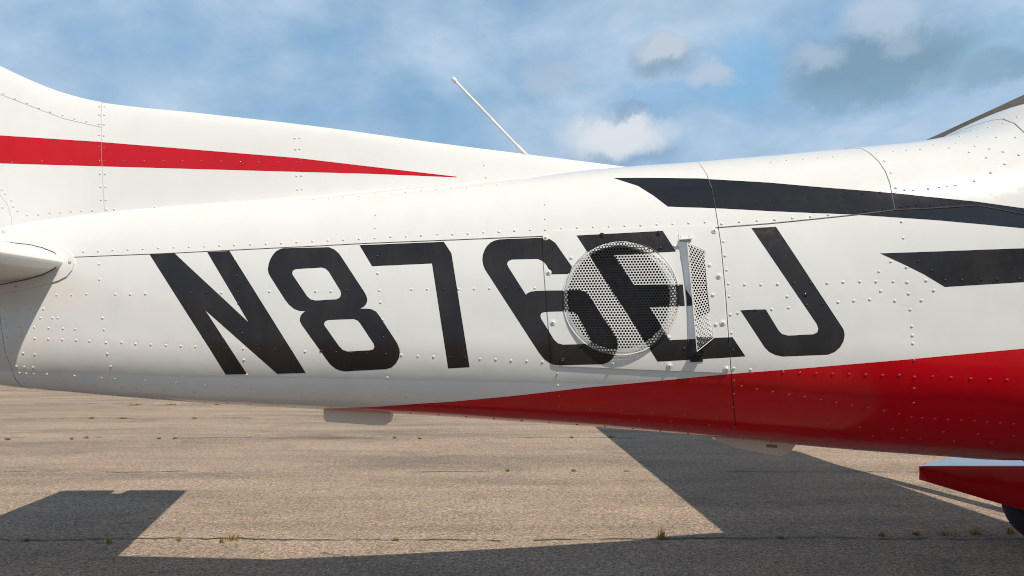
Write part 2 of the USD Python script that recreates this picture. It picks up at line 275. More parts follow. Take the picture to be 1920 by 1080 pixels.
P['cabin_roof_skin'] = P['cabin_skin'].intersection(Polygon(np.r_[[(s3[0, 0] - 0.004, HI + 0.1), (s3[0, 0] - 0.004, HI - 0.05)], s3, [(s3[-1, 0] + 0.15, s4[-1, 1] - 0.2), (X1 + 1, s4[-1, 1] - 0.2), (X1 + 1, HI + 0.1)]]).buffer(0))
P['cabin_skin'] = P['cabin_skin'].difference(P['cabin_roof_skin'])
P['forward_side_skin'] = Polygon(np.r_[sv_lo, [(x_bot, LO), (X1, LO), (X1, s4[-1, 1])], s4[::-1]]).buffer(0)
acc = Polygon(upoly(ACC)).buffer(-0.012).buffer(0.012)
P['side_skin'] = P['side_skin'].difference(Polygon(upoly(ACC)).buffer(-0.03))
P['upper_tail_skin'] = P['upper_tail_skin'].buffer(0)
OFF = {'upper_tail_skin': 0.0016, 'fin_fairing_skin': 0.0004, 'side_skin': 0.0, 'tail_end_skin': 0.0006, 'deck_skin': 0.0014, 'cabin_skin': 0.0024, 'cabin_roof_skin': 0.0036, 'forward_side_skin': 0.0, 'access_panel': 0.0032}
GAP = 0.0009

# ------------------------------------------------------------------ rivets (photo pixels)
RV = [(157.6,472),(185,471.3),(212.5,469.5),(241,468.5),(269,467),(298,465.5),(326,463.8),(355,463),(384,462),(412,460.5),(440,459.5),(470,458.5),(499.4,457.2),(527.8,456),(556.6,454),(586.2,452.1),(615,451),(644.1,449.8),(673.7,448.2),(703.3,447),(732.8,444.3),(761.6,443.6),(790,441.6),(820.7,439.3),(848.7,439.3),(877.5,438.1),(906.7,436.2),(936,435),(965,433),(994.3,431.5),(1022.3,431.2),(1052.5,428),(1082.3,427),(1112.4,425.7),(1141.9,424.7),(1171.7,423.6),(1201.5,422.6),(1231.7,421.2),(1261.5,420.2),(1291.3,418.5),(1322,416.8),(1353,420),(1386,416.4),(1419.4,413.7),(1452.4,412),(1485.6,408.7),(1519.4,406),(1553,403.3),(1587.3,399.8),(1620.7,395.5),(1654.5,391.5),(1688,388.5),(1702.5,387),(1717,386),(1744.6,385),(1767.4,383.5),(1782.5,382),(1797.6,380.5),
(1352,384),(1384,383),(1416,381),(1449,378.7),(1482,376),(1515.3,372.8),(1548.7,370.1),(1581,368),(1616.3,364.8),(1649.5,362.4),
(1678.5,354),(1695.4,357.4),(1712,358),(1740,355),(1760.6,352),(1775.4,350.6),(1790.8,348.5),(1825.8,340.5),(1857,324.8),(1883.6,308.8),(1910,292),(1670,325.7),(1658,303.5),(1849,297),(1817,287),(1780,279),(1751,273),(1880.6,286),(1855,281),(1828,275.6),(1792.6,270),(1904,259.6),(1868.7,259.6),(1834,258),(1800,257.6),(1823.7,247),(1854,241),(1882,233),(1909,222),(1700,284),(1675.6,285),(1644,288),(1726,282),(1563,295),(1534,297),(1506,299.6),(1475.6,302),(1446,305.6),(1690,415.8),(1694,446),
(32.5,557),(60.6,555),(77.8,554),(105.5,552.8),(133.6,552.8),(162,551),(217,551.8),(245,551.8),(273,550.7),(329.6,549),(358,549),(386.4,548.7),(415,548.7),(476,548),(505,546.6),(533,546),(562,546),(591.6,546),(620.4,546),(650,545),(677.6,543),(711,544.3),(771.7,542.4),(801,542),(831,542),(860,542),(889,541.6),(918,541),(948,540.8),(974.4,540.5),(1002.8,540),(1396,533.7),(1426.5,533.7),(1458,532.7),(1489,531),(1520,530.5),(1551,530.7),(1581,528.8),(1612.4,527.7),(1643,527.7),(1675,527.7),(1701,529),(1736.6,526),(1772.5,525),(1804,525),(1840,524),(1870,523.5),(1911,523),
(1670.5,490.4),(1699.7,501),(1721,489.7),(1747.5,507.3),(1648.3,508.7),(1651.8,545.6),(1704,550.6),(1751,544.6),(1571.6,566.4),(1601,564),(1631,561.5),(1678.2,564),(1727.8,563.2),(1707,580.5),(1709.5,612),(1710.6,629),(1711.3,644),(1713.8,675.5),(1714.5,706.8),(1713.8,728.3),(1713,755.4),(1476,556),(1478.8,576.8),(1512.5,572),(1542,570),(1447,580),(1415,582),(1383.5,586.8),(1369.7,590),(1372,624),(1374,656),
(13,631.6),(38.7,632.6),(65,634.3),(90.4,635.7),(116.5,636.4),(142.5,637.8),(168,639.5),(198.7,642.2),(228,642),(254,644.6),(282.6,646),(310.4,647.3),(338.5,648.7),(366,650),(395,650.8),(423,652.8),(456,653.5),(485.8,654),(515.8,655.5),(545,657),(572,659),(601.4,658.3),(630.5,660.2),(659,661.8),(688,663),(723.9,664),(752.7,665.7),(783.4,667.6),(813,668.8),(843.7,669.5),(872,670.3),(900,672.7),(929.6,673.8),(958.4,675.8),(988,676.8),(1017,678.5),
(8.6,579),(31,578.5),(56,578.5),(81,579),(9.6,595.6),(29.5,595.6),(52.8,595.3),(75.4,596),(98,596),(108,596),(12,611.7),(37,612.7),(64,613.4),(91,615),(118,616),(141,617),(20.6,659.7),(43,662),(65,664.5),(25,673),(31,686.7),(45.6,687.8),(62,688.8),(37,699.4),(49.7,700.4),(63,701),(88,702),(140,705),(191,709),(216,710.4),(273,714),(330,718),(386.4,722),(443.6,725),(470,727.5),(46,717),(60,718),(68.5,718.6),(120,721),(173,723),(225,728),(254,729),(307,731.6),(362.5,735),(417.6,739.5),(528.6,731),(587,735),(644.5,739),(702.5,742.7),(732.4,743.8),(760,746),(789,747.7),(817.6,749.7),(505.7,746),(560.5,749),(617,753),(673.7,756.3),
(186,495),(186.7,524),(192.5,596),(195,618),(201.4,663),(207.6,686.7),(441.6,487),(444,517),(446,547),(446.7,569),(450,596),(453.4,625),(457.5,674.4),(463,702.4),(704.4,403),(704.4,427.6),(707.5,480),(708.3,512.4),(713.4,566.9),(717.7,599.5),(719,632.6),(726.6,707.7),(729,726),(1022.3,411),(1022,384),(1045.3,699.8),(1046.3,723),(1048.4,743),(1356.7,453),(1359.5,479.5),(1362.5,506.5),(1365.6,532),(1367.3,556),(1376,690.5),(1407.4,693),(1376,714),(1390,724.4),(1376,739),(1419,729.6),(1375,764),(1437,697),
(1468.5,697.3),(1499.5,698.7),(1530.4,699.8),(1561.4,700.8),(1592.4,701.2),(1623.3,702.2),(1655,703.6),(1686,703.3),(1748.2,705.8),(1783,707.5),(1819.7,709.6),(1856,710.7),(1888,712),(1448.8,734.6),(1479,740),(1508.6,744),(1538.5,749.4),(1568,754.7),(1597.6,760),(1627.5,764.9),(1657,770),(1686,775.8),(1709,782),(1729,783.5),(1753,785.6),(1778,787),(1802.8,788.4),(1827,789.8),(1851,792),(1875.6,793.4),(1900.6,795),(1492,792.7),(1552,795.8),(1612.4,801),(1673.3,804),(1700.7,806.7),(1769,810.3),(1834.4,814),(1901,818),(1637,817.6),(1691.6,820.8),(1725.4,824.3),(1789,827.8),(1858.7,831),(1048,763),(1106,766.7),(1165.7,771),(1224,774.3),(1284,779),(1345,783),(1432,788),(1198,786.7),(1258,790),(1330,797),
(589,374),(617,373),(644.4,370.6),(673,369),(704,365.5),(734,363.4),(761.6,361.7),(790.7,358.6),(819,356.6),(846.6,354.5),(875.7,352.5),(904.8,349.4),(933,347.3)]
RV += [(x, np.interp(x, *BOT.T) - 2.2) for x in np.r_[48:600:42, 770:1880:52]]
BIG = [(1509.5, 552.5)]
RF = [(7,175),(28.8,184.6),(51.4,193),(73.7,202.4),(95,209.6),(118,216),(140.5,222.3),(163,227.8),(187,200),(196.3,199.7),(187,215.5),(195.6,215.3),(186,232.6),(195,233),(186.5,252.8),(195,254),(187,275.7),(195.6,277.5),(187,301.4),(196,301.4),(188,325.4),(197,325.4),(189,349.7),(198,349.7),(190,374.4),(198.6,374.4),(200,392.6),
(23,304.5),(78.8,302.5),(134,302),(233,301.4),(269.6,301.8),(306.6,302),(341.6,302.5),(377.5,302),(414,302.8),(450,303.5),(484.8,304.5),(521.5,304.5),(555,304.5),(564,304.5),(553,259),(562,258.6),(554,279.5),(562,279),(556,329.5),(565,329),(557.4,355),(566.3,354),(908,309),(911,332),
(4,355),(10.6,363),(22,375.4),(26,387),(34,395),(6,388.8),(51.7,402.5),(72.6,401.8),(94,398.7),(113.7,398),(133.6,395.7),(153,395),(173.3,394),(214,392),(291,387.8)]
rv_uv = hit(RV + BIG); rv_r = np.r_[np.full(len(RV), 0.0033), np.full(len(BIG), 0.0054)] * rng.uniform(0.9, 1.1, len(RV) + len(BIG))
rv_p = surf0(rv_uv[:, 0], rv_uv[:, 1]); rv_tree = cKDTree(rv_p)
rf_uv = fin_hit(RF); rf_p = fin_surf(rf_uv[:, 0], rf_uv[:, 1]); rf_tree = cKDTree(rf_p)
dent = rng.uniform(0.15, 1.0, len(rv_p)) ** 1.5

def ripple(p, tree, amount, scale=1.0):
    """Sheet metal is never flat: long waves between the frames, and a dimple round each rivet (metres)."""
    q = p * [1, 1, 1]
    d = 0.0026 * (meshkit.noise(q * 5.5, 3) - 0.5) + 0.0013 * (meshkit.noise(q * 13, 7) - 0.5) + 0.00025 * (meshkit.noise(q * 34, 9) - 0.5)
    dist, j = tree.query(p, k=3, distance_upper_bound=0.03)
    amt = np.r_[amount, 0.0]
    for k in range(3):
        dk = np.where(np.isfinite(dist[:, k]), dist[:, k], 1.0)
        d -= 0.0006 * amt[j[:, k]] * np.exp(-(dk / 0.0085) ** 2)
    return d * scale
def fus(u, v, off):
    x, psi = u, v / RS
    p, n = surf0(x, psi), normal0(x, psi)
    return p + n * (off + ripple(p, rv_tree, dent))[:, None], n
def fin(u, v, off):
    p = fin_surf(u, v); e = 1e-4
    n = np.cross(fin_surf(u + e, v) - fin_surf(u - e, v), fin_surf(u, v + e) - fin_surf(u, v - e)); n /= np.linalg.norm(n, axis=-1, keepdims=True) + 1e-12
    fade = np.clip((FZT(u) - v) / 0.03, 0, 1)
    return p + n * (off + ripple(p, rf_tree, np.full(len(rf_p), 0.5), 0.5) * fade)[:, None], n

def lines(lo, hi, fine, coarse, a, b):
    return np.unique(np.round(np.r_[np.arange(lo, a, coarse), np.arange(a, b, fine), np.arange(b, hi + coarse, coarse)], 6))
def sheet(poly, S, gu, gv, off, thick):
    """A sheet of metal or paint: the polygon in surface parameters cut along a fine grid and laid on the surface S, with its edge turned in by THICK."""
    V, Fc, nv = [], [], 0
    for g in getattr(poly, 'geoms', [poly]):
        if g.geom_type != 'Polygon' or g.area < 1e-7: continue
        shapely.prepare(g)
        x0, y0, x1, y1 = g.bounds
        us = gu[max(np.searchsorted(gu, x0) - 1, 0):np.searchsorted(gu, x1) + 1]; vs = gv[max(np.searchsorted(gv, y0) - 1, 0):np.searchsorted(gv, y1) + 1]
        a, b = np.meshgrid(us[:-1], vs[:-1], indexing='ij'); c, d = np.meshgrid(us[1:], vs[1:], indexing='ij')
        a, b, c, d = (k.ravel() for k in (a, b, c, d))
        cells = shapely.box(a, b, c, d); full = shapely.contains_properly(g, cells); cut = ~full & shapely.intersects(g, cells)
        A, B, C, D = a[full], b[full], c[full], d[full]; m = len(A)
        V.append(np.stack([A, B, C, B, C, D, A, D], 1).reshape(-1, 2)); k = nv + 4 * np.arange(m)[:, None]
        Fc.append(np.concatenate([k + [0, 1, 2], k + [0, 2, 3]])); nv += 4 * m
        for piece in shapely.intersection(g, cells[cut]):
            for q in getattr(piece, 'geoms', [piece]):
                if q.geom_type != 'Polygon' or q.area < 1e-10: continue
                vv, ff = trimesh.creation.triangulate_polygon(q, engine='earcut')
                t = vv[ff]; sgn = (t[:, 1, 0] - t[:, 0, 0]) * (t[:, 2, 1] - t[:, 0, 1]) - (t[:, 1, 1] - t[:, 0, 1]) * (t[:, 2, 0] - t[:, 0, 0])
                ff = np.where((sgn < 0)[:, None], ff[:, ::-1], ff); V.append(vv); Fc.append(ff + nv); nv += len(vv)
    V, Fc = np.vstack(V), np.vstack(Fc)
    key, first, inv = np.unique(np.round(V * 2e6).astype(np.int64), axis=0, return_index=True, return_inverse=True)
    V, Fc = V[first], inv.ravel()[Fc]; Fc = Fc[(Fc[:, 0] != Fc[:, 1]) & (Fc[:, 1] != Fc[:, 2]) & (Fc[:, 0] != Fc[:, 2])]
    keep, inv2 = np.unique(Fc, return_inverse=True); V, Fc = V[keep], inv2.reshape(Fc.shape)
    o = off(V) if callable(off) else np.full(len(V), off)
    p, n0 = S(V[:, 0], V[:, 1], o)
    fn = np.cross(p[Fc[:, 1]] - p[Fc[:, 0]], p[Fc[:, 2]] - p[Fc[:, 0]])
    n = np.zeros_like(p)
    for k in range(3): np.add.at(n, Fc[:, k], fn)
    n /= np.linalg.norm(n, axis=1, keepdims=True) + 1e-20
    flip = (n * n0).sum(1).mean() < 0
    if flip: Fc, n = Fc[:, ::-1], -n
    # outward normals face away from the body
    e = np.sort(np.vstack([Fc[:, [0, 1]], Fc[:, [1, 2]], Fc[:, [2, 0]]]), 1); raw = np.vstack([Fc[:, [0, 1]], Fc[:, [1, 2]], Fc[:, [2, 0]]])
    _, ix, cnt = np.unique(e, axis=0, return_index=True, return_counts=True); be = raw[ix[cnt == 1]]
    if thick and len(be):
        base = len(p); m = len(be); lo = p - n0 * thick
        sv_ = np.stack([p[be[:, 0]], p[be[:, 1]], lo[be[:, 1]], lo[be[:, 0]]], 1).reshape(-1, 3)
        k = base + 4 * np.arange(m)[:, None]; sf = np.concatenate([k + [0, 2, 1], k + [0, 3, 2]])
        sn = np.cross(sv_[1::4] - sv_[0::4], sv_[3::4] - sv_[0::4]); sn /= -(np.linalg.norm(sn, axis=1, keepdims=True) + 1e-20); sn = np.repeat(sn, 4, 0)
        p, n, Fc = np.vstack([p, sv_]), np.vstack([n, sn]), np.vstack([Fc, sf])
    return p, Fc, n
GU = lines(X0, X1, 0.0048, 0.03, -1.55, 1.72); GV = np.linspace(LO, HI, 236)
FU = lines(-2.6, 0.6, 0.008, 0.04, -1.7, 0.5); FV = np.arange(1.0, 3.2, 0.008)

# ------------------------------------------------------------------ the airplane
plane = thing('airplane', 'white light airplane with red and black stripes and large black registration letters', 'airplane', (0, 0, 0))
# structure inside the skins, dark; it also closes the port side
def half_shell(side, off, nx=160, npsi=48):
    xs = np.unique(np.r_[np.linspace(X0, X1, nx)]); ps = np.linspace(-math.pi / 2, math.pi / 2, npsi)
    a, b = np.meshgrid(xs, ps, indexing='ij'); p = surf0(a.ravel(), b.ravel(), off); p[:, 1] *= -side
    i, j = np.meshgrid(np.arange(len(xs) - 1), np.arange(npsi - 1), indexing='ij'); k = (i * npsi + j).ravel()
    f = np.stack([k, k + npsi, k + npsi + 1, k + 1], 1); f = f if side < 0 else f[:, ::-1]
    return p, np.vstack([f[:, [0, 1, 2]], f[:, [0, 2, 3]]])
put('port_skin', half_shell(1, 0.0), WHITE, plane, True)
nose_ring = surf0(np.full(48, X1), np.linspace(-math.pi / 2, math.pi / 2, 48)); full_ring = np.vstack([nose_ring, (nose_ring * [1, -1, 1])[::-1]])
def cap(ring, c):
    v = np.vstack([ring, [c]]); n = len(ring); return v, np.array([(i, (i + 1) % n, n) for i in range(n)])
put('nose_cap', cap(full_ring, (X1 + 0.08, 0, 0.95)), WHITE, plane)
fr_p, fr_f = half_shell(-1, -0.007)
# the frame is open behind the access panel's screen and scoop
DC, DR = (1163.0, 558.5), 108.0
d_c = at(*DC); d_uv = hit([DC])[0]
def px_to_u(px): return upoly(px, 4.0, True)
hole_px = [(1160 + 96 * math.cos(t), 559 + 96 * math.sin(t)) for t in np.linspace(0, 2 * math.pi, 72, endpoint=False)]
hole = Polygon(px_to_u(hole_px))
scoop_hole_px = [(1291, 460), (1320, 473), (1326, 545), (1331, 585), (1306, 600), (1298, 530)]
scoop_hole = Polygon(px_to_u(scoop_hole_px))
frame_poly = sbox(X0, LO, X1, HI).difference(unary_union([hole.buffer(0.02), scoop_hole.buffer(0.01)]))
gu2 = lines(X0, X1, 0.03, 0.1, -1.5, 1.5); gv2 = np.linspace(LO, HI, 60)
v, f, n = sheet(frame_poly, lambda u, w_, o: (surf0(u, w_ / RS, -0.0065), normal0(u, w_ / RS)), gu2, gv2, 0.0, 0)
put_vn('fuselage_frame', v, f, n, DARK, plane)

acc_cut = acc.difference(unary_union([hole, scoop_hole]))
skins = {}
ALLP = dict(P); ALLP['access_panel'] = acc
NAMES = {'upper_tail_skin': 'white upper skin of the tail cone above the letters', 'fin_fairing_skin': 'white fairing skin under the tail fin', 'side_skin': 'white side skin of the tail cone carrying the letters',
         'tail_end_skin': 'white skin at the tail end under the stabilizer', 'deck_skin': 'white upper skin with the black stripe', 'cabin_skin': 'white skin rising to the cabin roof', 'cabin_roof_skin': 'white skin of the cabin roof at the right edge', 'forward_side_skin': 'white and red side skin in front of the access panel',
         'access_panel': 'white access panel carrying the perforated dome and scoop'}
for nm, poly in P.items():
    v, f, n = sheet(poly.buffer(-GAP), fus, GU, GV, OFF[nm], 0.005)
    skins[nm] = put_vn(nm, v, f, n, WHITE, plane, NAMES[nm])
v, f, n = sheet(acc_cut, fus, GU, GV, OFF['access_panel'], 0.004)
skins['access_panel'] = put_vn('access_panel', v, f, n, WHITE, plane, NAMES['access_panel'])

def paint_on(poly, extra, names=None):
    vs, fs, ns, k = [], [], [], 0
    vis = {nm: (p.buffer(-GAP) if nm != 'access_panel' else acc_cut) for nm, p in ALLP.items()}
    for nm, p in vis.items():
        if nm in ('side_skin', 'upper_tail_skin', 'forward_side_skin'): p = p.difference(acc)
        q = poly.intersection(p)
        if q.area < 1e-6: continue
        v, f, n = sheet(q, fus, GU, GV, OFF[nm] + extra, 0.0006)
        vs.append(v); fs.append(f + k); ns.append(n); k += len(v)
    return np.vstack(vs), np.vstack(fs), np.vstack(ns)
LP = {}
under = unary_union([Polygon(px_to_u([(DC[0] + 105.5 * math.cos(t), DC[1] + 105.5 * math.sin(t)) for t in np.linspace(0, 2 * math.pi, 72, endpoint=False)])), Polygon(px_to_u([(1273, 453), (1291, 457), (1321, 472), (1337, 632), (1309, 654), (1292, 664)]))])   # masked by the screens when the letters were painted
for ch, outer, holes in LETTERS:
    pp = Polygon(upoly(outer)).buffer(0)
    for h in holes: pp = pp.difference(Polygon(upoly(h)))
    LP[ch] = pp
    v, f, n = paint_on(pp.difference(under), 0.00025)
    put_vn('registration_letter', v, f, n, BLACK, plane, f'large black slanted character {ch} on the fuselage side')
b1, b2 = Polygon(upoly(BST1)).buffer(0), Polygon(upoly(BST2)).buffer(0)
put_vn('black_stripe', *paint_on(b1, 0.00025), BLACKGLOSS, plane, 'long glossy black stripe along the upper fuselage side')
put_vn('black_stripe', *paint_on(b2, 0.00025), BLACK, plane, 'short black stripe on the fuselage side at right')
rb = U(RBEL); red_poly = Polygon(np.r_[[(rb[0, 0], LO)], rb, [(X1, rb[-1, 1] + 0.03), (X1, LO)]]).buffer(0)
put_vn('red_belly_stripe', *paint_on(red_poly, 0.0002), RED, plane, 'red band that widens forward along the belly')
black_all = unary_union(list(LP.values()) + [b1, b2])

# ---- fin skins
fx0, fx1 = -2.55, 0.52
xs_ = np.linspace(fx0, fx1, 400); fin_all = Polygon(np.r_[np.stack([xs_, FZT(xs_) - 0.0002], 1), np.stack([xs_, ZT(xs_) - 0.10], 1)[::-1]])
FV1 = fin_hit([(191, 185), (190.5, 200), (190, 240), (191.5, 310), (196, 395), (199, 440)])
FC = fin_hit([(-120, 128), (0, 177), (60, 200), (120, 223), (190, 239)]); FB = fin_hit([(-30, 340), (0, 365), (15, 385), (22, 408), (24, 440)])
right_of = Polygon(np.r_[[(FV1[0, 0], 4.0)], FV1, [(FV1[-1, 0], 0.5), (2, 0.5), (2, 4)]])
above = Polygon(np.r_[[(-4, FC[0, 1] + 0.5)], FC, [(FC[-1, 0] + 0.001, 4), (-4, 4)]])
lowleft = Polygon(np.r_[[(-4, FB[0, 1] + 0.1)], FB, [(FB[-1, 0], 0.5), (-4, 0.5)]])
FP = {'dorsal_fin_skin': fin_all.intersection(right_of), 'fin_leading_edge': fin_all.intersection(above).difference(right_of), 'fin_skin': fin_all.difference(right_of).difference(above).difference(lowleft), 'fin_root_skin': fin_all.intersection(lowleft).difference(right_of)}
FOFF = {'dorsal_fin_skin': 0.0, 'fin_leading_edge': 0.0012, 'fin_skin': 0.0006, 'fin_root_skin': 0.0016}
FIN_LABEL = {'dorsal_fin_skin': 'long tapering skin of the dorsal fin', 'fin_leading_edge': 'curved leading edge skin of the tail fin', 'fin_skin': 'side skin of the tail fin with the red stripe', 'fin_root_skin': 'small curved skin at the foot of the tail fin'}
fin_pr = {}
for nm, poly in FP.items():
    g = poly.buffer(-0.0005)
    v, f, n = sheet(g, fin, FU, FV, FOFF[nm], 0.003)
    fin_pr[nm] = put_vn(nm, v, f, n, WHITE, plane, FIN_LABEL[nm])
vs, fs, ns, k = [], [], [], 0
rf_poly = Polygon(fin_hit(dens(RFIN, 8, True)))
for nm, poly in FP.items():
    q = rf_poly.intersection(poly.buffer(-0.0005))
    if q.area > 1e-6:
        v, f, n = sheet(q, fin, FU, FV, FOFF[nm] + 0.00025, 0.0006); vs.append(v); fs.append(f + k); ns.append(n); k += len(v)
put_vn('red_fin_stripe', np.vstack(vs), np.vstack(fs), np.vstack(ns), RED, plane, 'red stripe tapering to a point along the fin')
fv, ff, fn_ = sheet(fin_all, lambda u, w_, o: (fin_surf(u, w_, -0.004), np.tile([0, -1.0, 0], (len(u), 1))), np.arange(-2.7, 0.7, 0.05), np.arange(0.9, 3.3, 0.02), 0, 0)
pv = fin_surf(fv[:, 0], fv[:, 2]) * [1, -1, 1]
put('fin_port_skin', (np.vstack([pv, fv]), np.vstack([ff[:, ::-1], ff + len(pv)])), WHITE, plane, True)

# ---- rivets: each a domed head; the 300 nearest are parts, the rest one part
def dome(r, h, seg=8):
    rings = [(1.0, -0.12), (1.0, 0.15), (0.82, 0.62), (0.45, 0.92)]
    t = np.arange(seg) * 2 * math.pi / seg
    v = np.vstack([np.stack([np.cos(t) * a * r, np.sin(t) * a * r, np.full(seg, b * h)], 1) for a, b in rings] + [[(0, 0, h)]])
    f = []
    for k in range(3):
        for i in range(seg):
            a, b = k * seg + i, k * seg + (i + 1) % seg; f += [(a, b, b + seg), (a, b + seg, a + seg)]
    f += [(3 * seg + i, 3 * seg + (i + 1) % seg, 4 * seg) for i in range(seg)]
    return v, np.array(f)
def frame(n, up=(0, 0, 1.0)):
    n = n / np.linalg.norm(n); ex = np.cross(up, n); ex /= np.linalg.norm(ex); return np.stack([ex, np.cross(n, ex), n], 1)
def placed(vf, p, n): return vf[0] @ frame(n).T + p, vf[1]
from shapely.geometry import Point
todo = []
for (u, psi), r in zip(rv_uv, rv_r):
    pt = Point(u, psi * RS)
    if acc.buffer(0.001).contains(pt): host = 'access_panel'
    else: host = next((k for k, p in P.items() if p.contains(pt)), None) or min(P, key=lambda k: P[k].distance(pt))
    p, n = fus(np.array([u]), np.array([psi * RS]), np.array([OFF[host] + 0.0003]))
    m = RED_R if red_poly.contains(pt) else BLACK_R if black_all.contains(pt) else WHITE_R
    todo.append((np.linalg.norm(p[0] - [0, -CAM_D, CAM_H]), skins[host], p[0], n[0], r, m))
for u, z in rf_uv:
    pt = Point(u, z); host = next((k for k, p in FP.items() if p.contains(pt)), 'dorsal_fin_skin')
    p, n = fin(np.array([u]), np.array([z]), np.array([FOFF[host] + 0.0003]))
    n0 = n[0] if n[0][1] < 0 else -n[0]
    todo.append((np.linalg.norm(p[0] - [0, -CAM_D, CAM_H]), fin_pr[host], p[0], n0, 0.0034, RED_R if rf_poly.contains(pt) else WHITE_R))
todo.sort(key=lambda t: t[0])
for d, host, p, n, r, m in todo[:300]: put('rivet', placed(dome(r, r * 0.64), p, n), m, host, True)
rest = {}
for d, host, p, n, r, m in todo[300:]: rest.setdefault(m.GetPath().pathString, []).append((placed(dome(r, r * 0.64), p, n), m))
for k, ms in rest.items():
    put('small_rivets', cat_([trimesh.Trimesh(*a, process=False) for a, _ in ms]), ms[0][1], plane, True, kind='stuff')

# ---- screws with washers on the access panel and the stabilizer fairing
def lathe(prof, seg=20):
    t = np.arange(seg) * 2 * math.pi / seg; v = np.vstack([np.stack([np.cos(t) * r, np.sin(t) * r, np.full(seg, z)], 1) for r, z in prof]); f = []
    for k in range(len(prof) - 1):
        for i in range(seg):
            a, b = k * seg + i, k * seg + (i + 1) % seg; f += [(a, b, b + seg), (a, b + seg, a + seg)]
    return v, np.array(f)
def screw(p, n, parent, r=0.0085, washer=WHITE, head=STEEL):
    w = put('screw', placed(lathe([(r, -0.001), (r, 0.0008), (r * 0.92, 0.0014), (r * 0.6, 0.0016), (1e-5, 0.0016)]), p, n), washer, parent, 30)
    put('screw_head', placed(lathe([(r * 0.62, 0.0012), (r * 0.60, 0.0022), (r * 0.48, 0.0035), (r * 0.22, 0.0042), (r * 0.2, 0.0042)], 14), p, n), washer, w, 40)
    put('recess', placed(lathe([(r * 0.2, 0.00425), (r * 0.17, 0.0030), (1e-5, 0.0030)], 10), p, n), SOCKET, w, 30)
SC = [(1023.7, 447.3), (1029.2, 511.7), (1037, 604.9), (1054.2, 676.8), (1148.8, 681), (1255, 684.7), (1361.8, 690.8), (1355, 605.5), (1347.5, 518.5), (1339, 434.3), (1234.4, 439), (1128.5, 442.5)]
SB = [(1071.3, 484.3), (1265, 462.3), (1330.3, 498), (1336.2, 553.5), (1342, 608.6), (1254, 632.3), (1088.5, 648.4), (1238, 465.8), (1282.7, 653.9), (1317.3, 657.6)]
for pts, r in ((SC, 0.0072), (SB, 0.0045)):
    for px in pts:
        u, psi = hit([px])[0]; p, n = fus(np.array([u]), np.array([psi * RS]), np.array([OFF['access_panel'] + 0.0003]))
        pm = BLACK if black_all.contains(Point(u, psi * RS)) else WHITE
        if r > 0.006: screw(p[0], n[0], skins['access_panel'], r, pm)
        else: put('button_head', placed(dome(r * 0.95, r * 0.6, 12), p[0], n[0]), pm, skins['access_panel'], True)

# ---- perforated dome over the inlet
def to_px(p): d = p[..., 1] + CAM_D; return np.stack([960 + F * p[..., 0] / d, 660 - F * (p[..., 2] - CAM_H) / d], -1)
BLACK_PX = unary_union([Polygon(o).buffer(0).difference(unary_union([Polygon(h) for h in hs])) if hs else Polygon(o).buffer(0) for ch, o, hs in LETTERS if ch in '6E'])
shapely.prepare(BLACK_PX)
dn = normal0(d_uv[0:1], d_uv[1:2])[0]; dn = dn if dn[1] < 0 else -dn
fr = frame(dn); fr = np.stack([fr[:, 0], fr[:, 1], fr[:, 2]], 1)
RAD = DR / F * (d_c[1] + CAM_D) ; DH = 0.008
def perforated(S, inside, pitch, hole_r, thick, black):
    """A sheet with staggered round holes: S maps flat (a, b, depth) to the shaped sheet. Returns the white part and the black painted part."""
    (ax0, ax1), (bx0, bx1) = inside[1]; rows = int((bx1 - bx0) / (pitch * 0.866)) + 2; cols = int((ax1 - ax0) / pitch) + 3
    t6 = np.arange(12) * math.pi / 6; rad = np.where(np.arange(12) % 2 == 0, 1.0, math.cos(math.pi / 6)) * pitch / math.sqrt(3); t = t6 + math.pi / 6
    ring = np.stack([np.cos(t) * rad, np.sin(t) * rad], 1); hol = np.stack([np.cos(t), np.sin(t)], 1) * hole_r
    out = {0: [], 1: []}
    for j in range(rows):
        for i in range(cols):
            c = np.array([ax0 + (i + 0.5 * (j % 2)) * pitch, bx0 + j * pitch * 0.866])
            if not inside[0](c): continue
            for k in range(12):
                k2 = (k + 1) % 12
                quad = np.array([c + ring[k], c + ring[k2], c + hol[k2], c + hol[k]]); out_q = np.array([c + hol[k], c + hol[k2]])
                top = S(quad[:, 0], quad[:, 1], 0.0); low = S(out_q[:, 0], out_q[:, 1], -thick)
                out[int(black(top.mean(0)))].append(np.vstack([top, low]))
    res = []
    for q in (0, 1):
        if not out[q]: res.append(None); continue
        v = np.vstack(out[q]); k = 6 * np.arange(len(out[q]))[:, None]
        f = np.vstack([k + [0, 1, 2], k + [0, 2, 3], k + [3, 2, 5], k + [3, 5, 4]])
        res.append(trimesh.Trimesh(v, f, process=False))
    return res
def dome_S(a, b, dep):
    s = np.hypot(a, b) / RAD; s1_ = np.clip(s, 0, 1)
    z = DH * (1 - s1_ ** 7) ** 0.6 + dep + 0.002
    r2 = RAD * np.minimum(s, 1.0)
    k = np.where(s > 1e-6, r2 / np.maximum(s * RAD, 1e-9), 1.0)
    return d_c + np.outer(a * k, fr[:, 0]) + np.outer(b * k, fr[:, 1]) + np.outer(z, fr[:, 2])
def black_at(p):
    x, y = to_px(p); return shapely.contains_xy(BLACK_PX, x, y)
PITCH = 5.75 / F * (d_c[1] + CAM_D)
w_, b_ = perforated(dome_S, (lambda c: np.hypot(*c) < RAD * 0.985, ((-RAD, RAD), (-RAD, RAD))), PITCH, PITCH * 0.375, 0.0012, black_at)
dm = put('perforated_dome', w_, WHITE, skins['access_panel'], False, 'round domed screen of white perforated metal over the inlet')
put('painted_perforation', b_, BLACK, skins['access_panel'], False, 'black painted part of the round perforated screen')
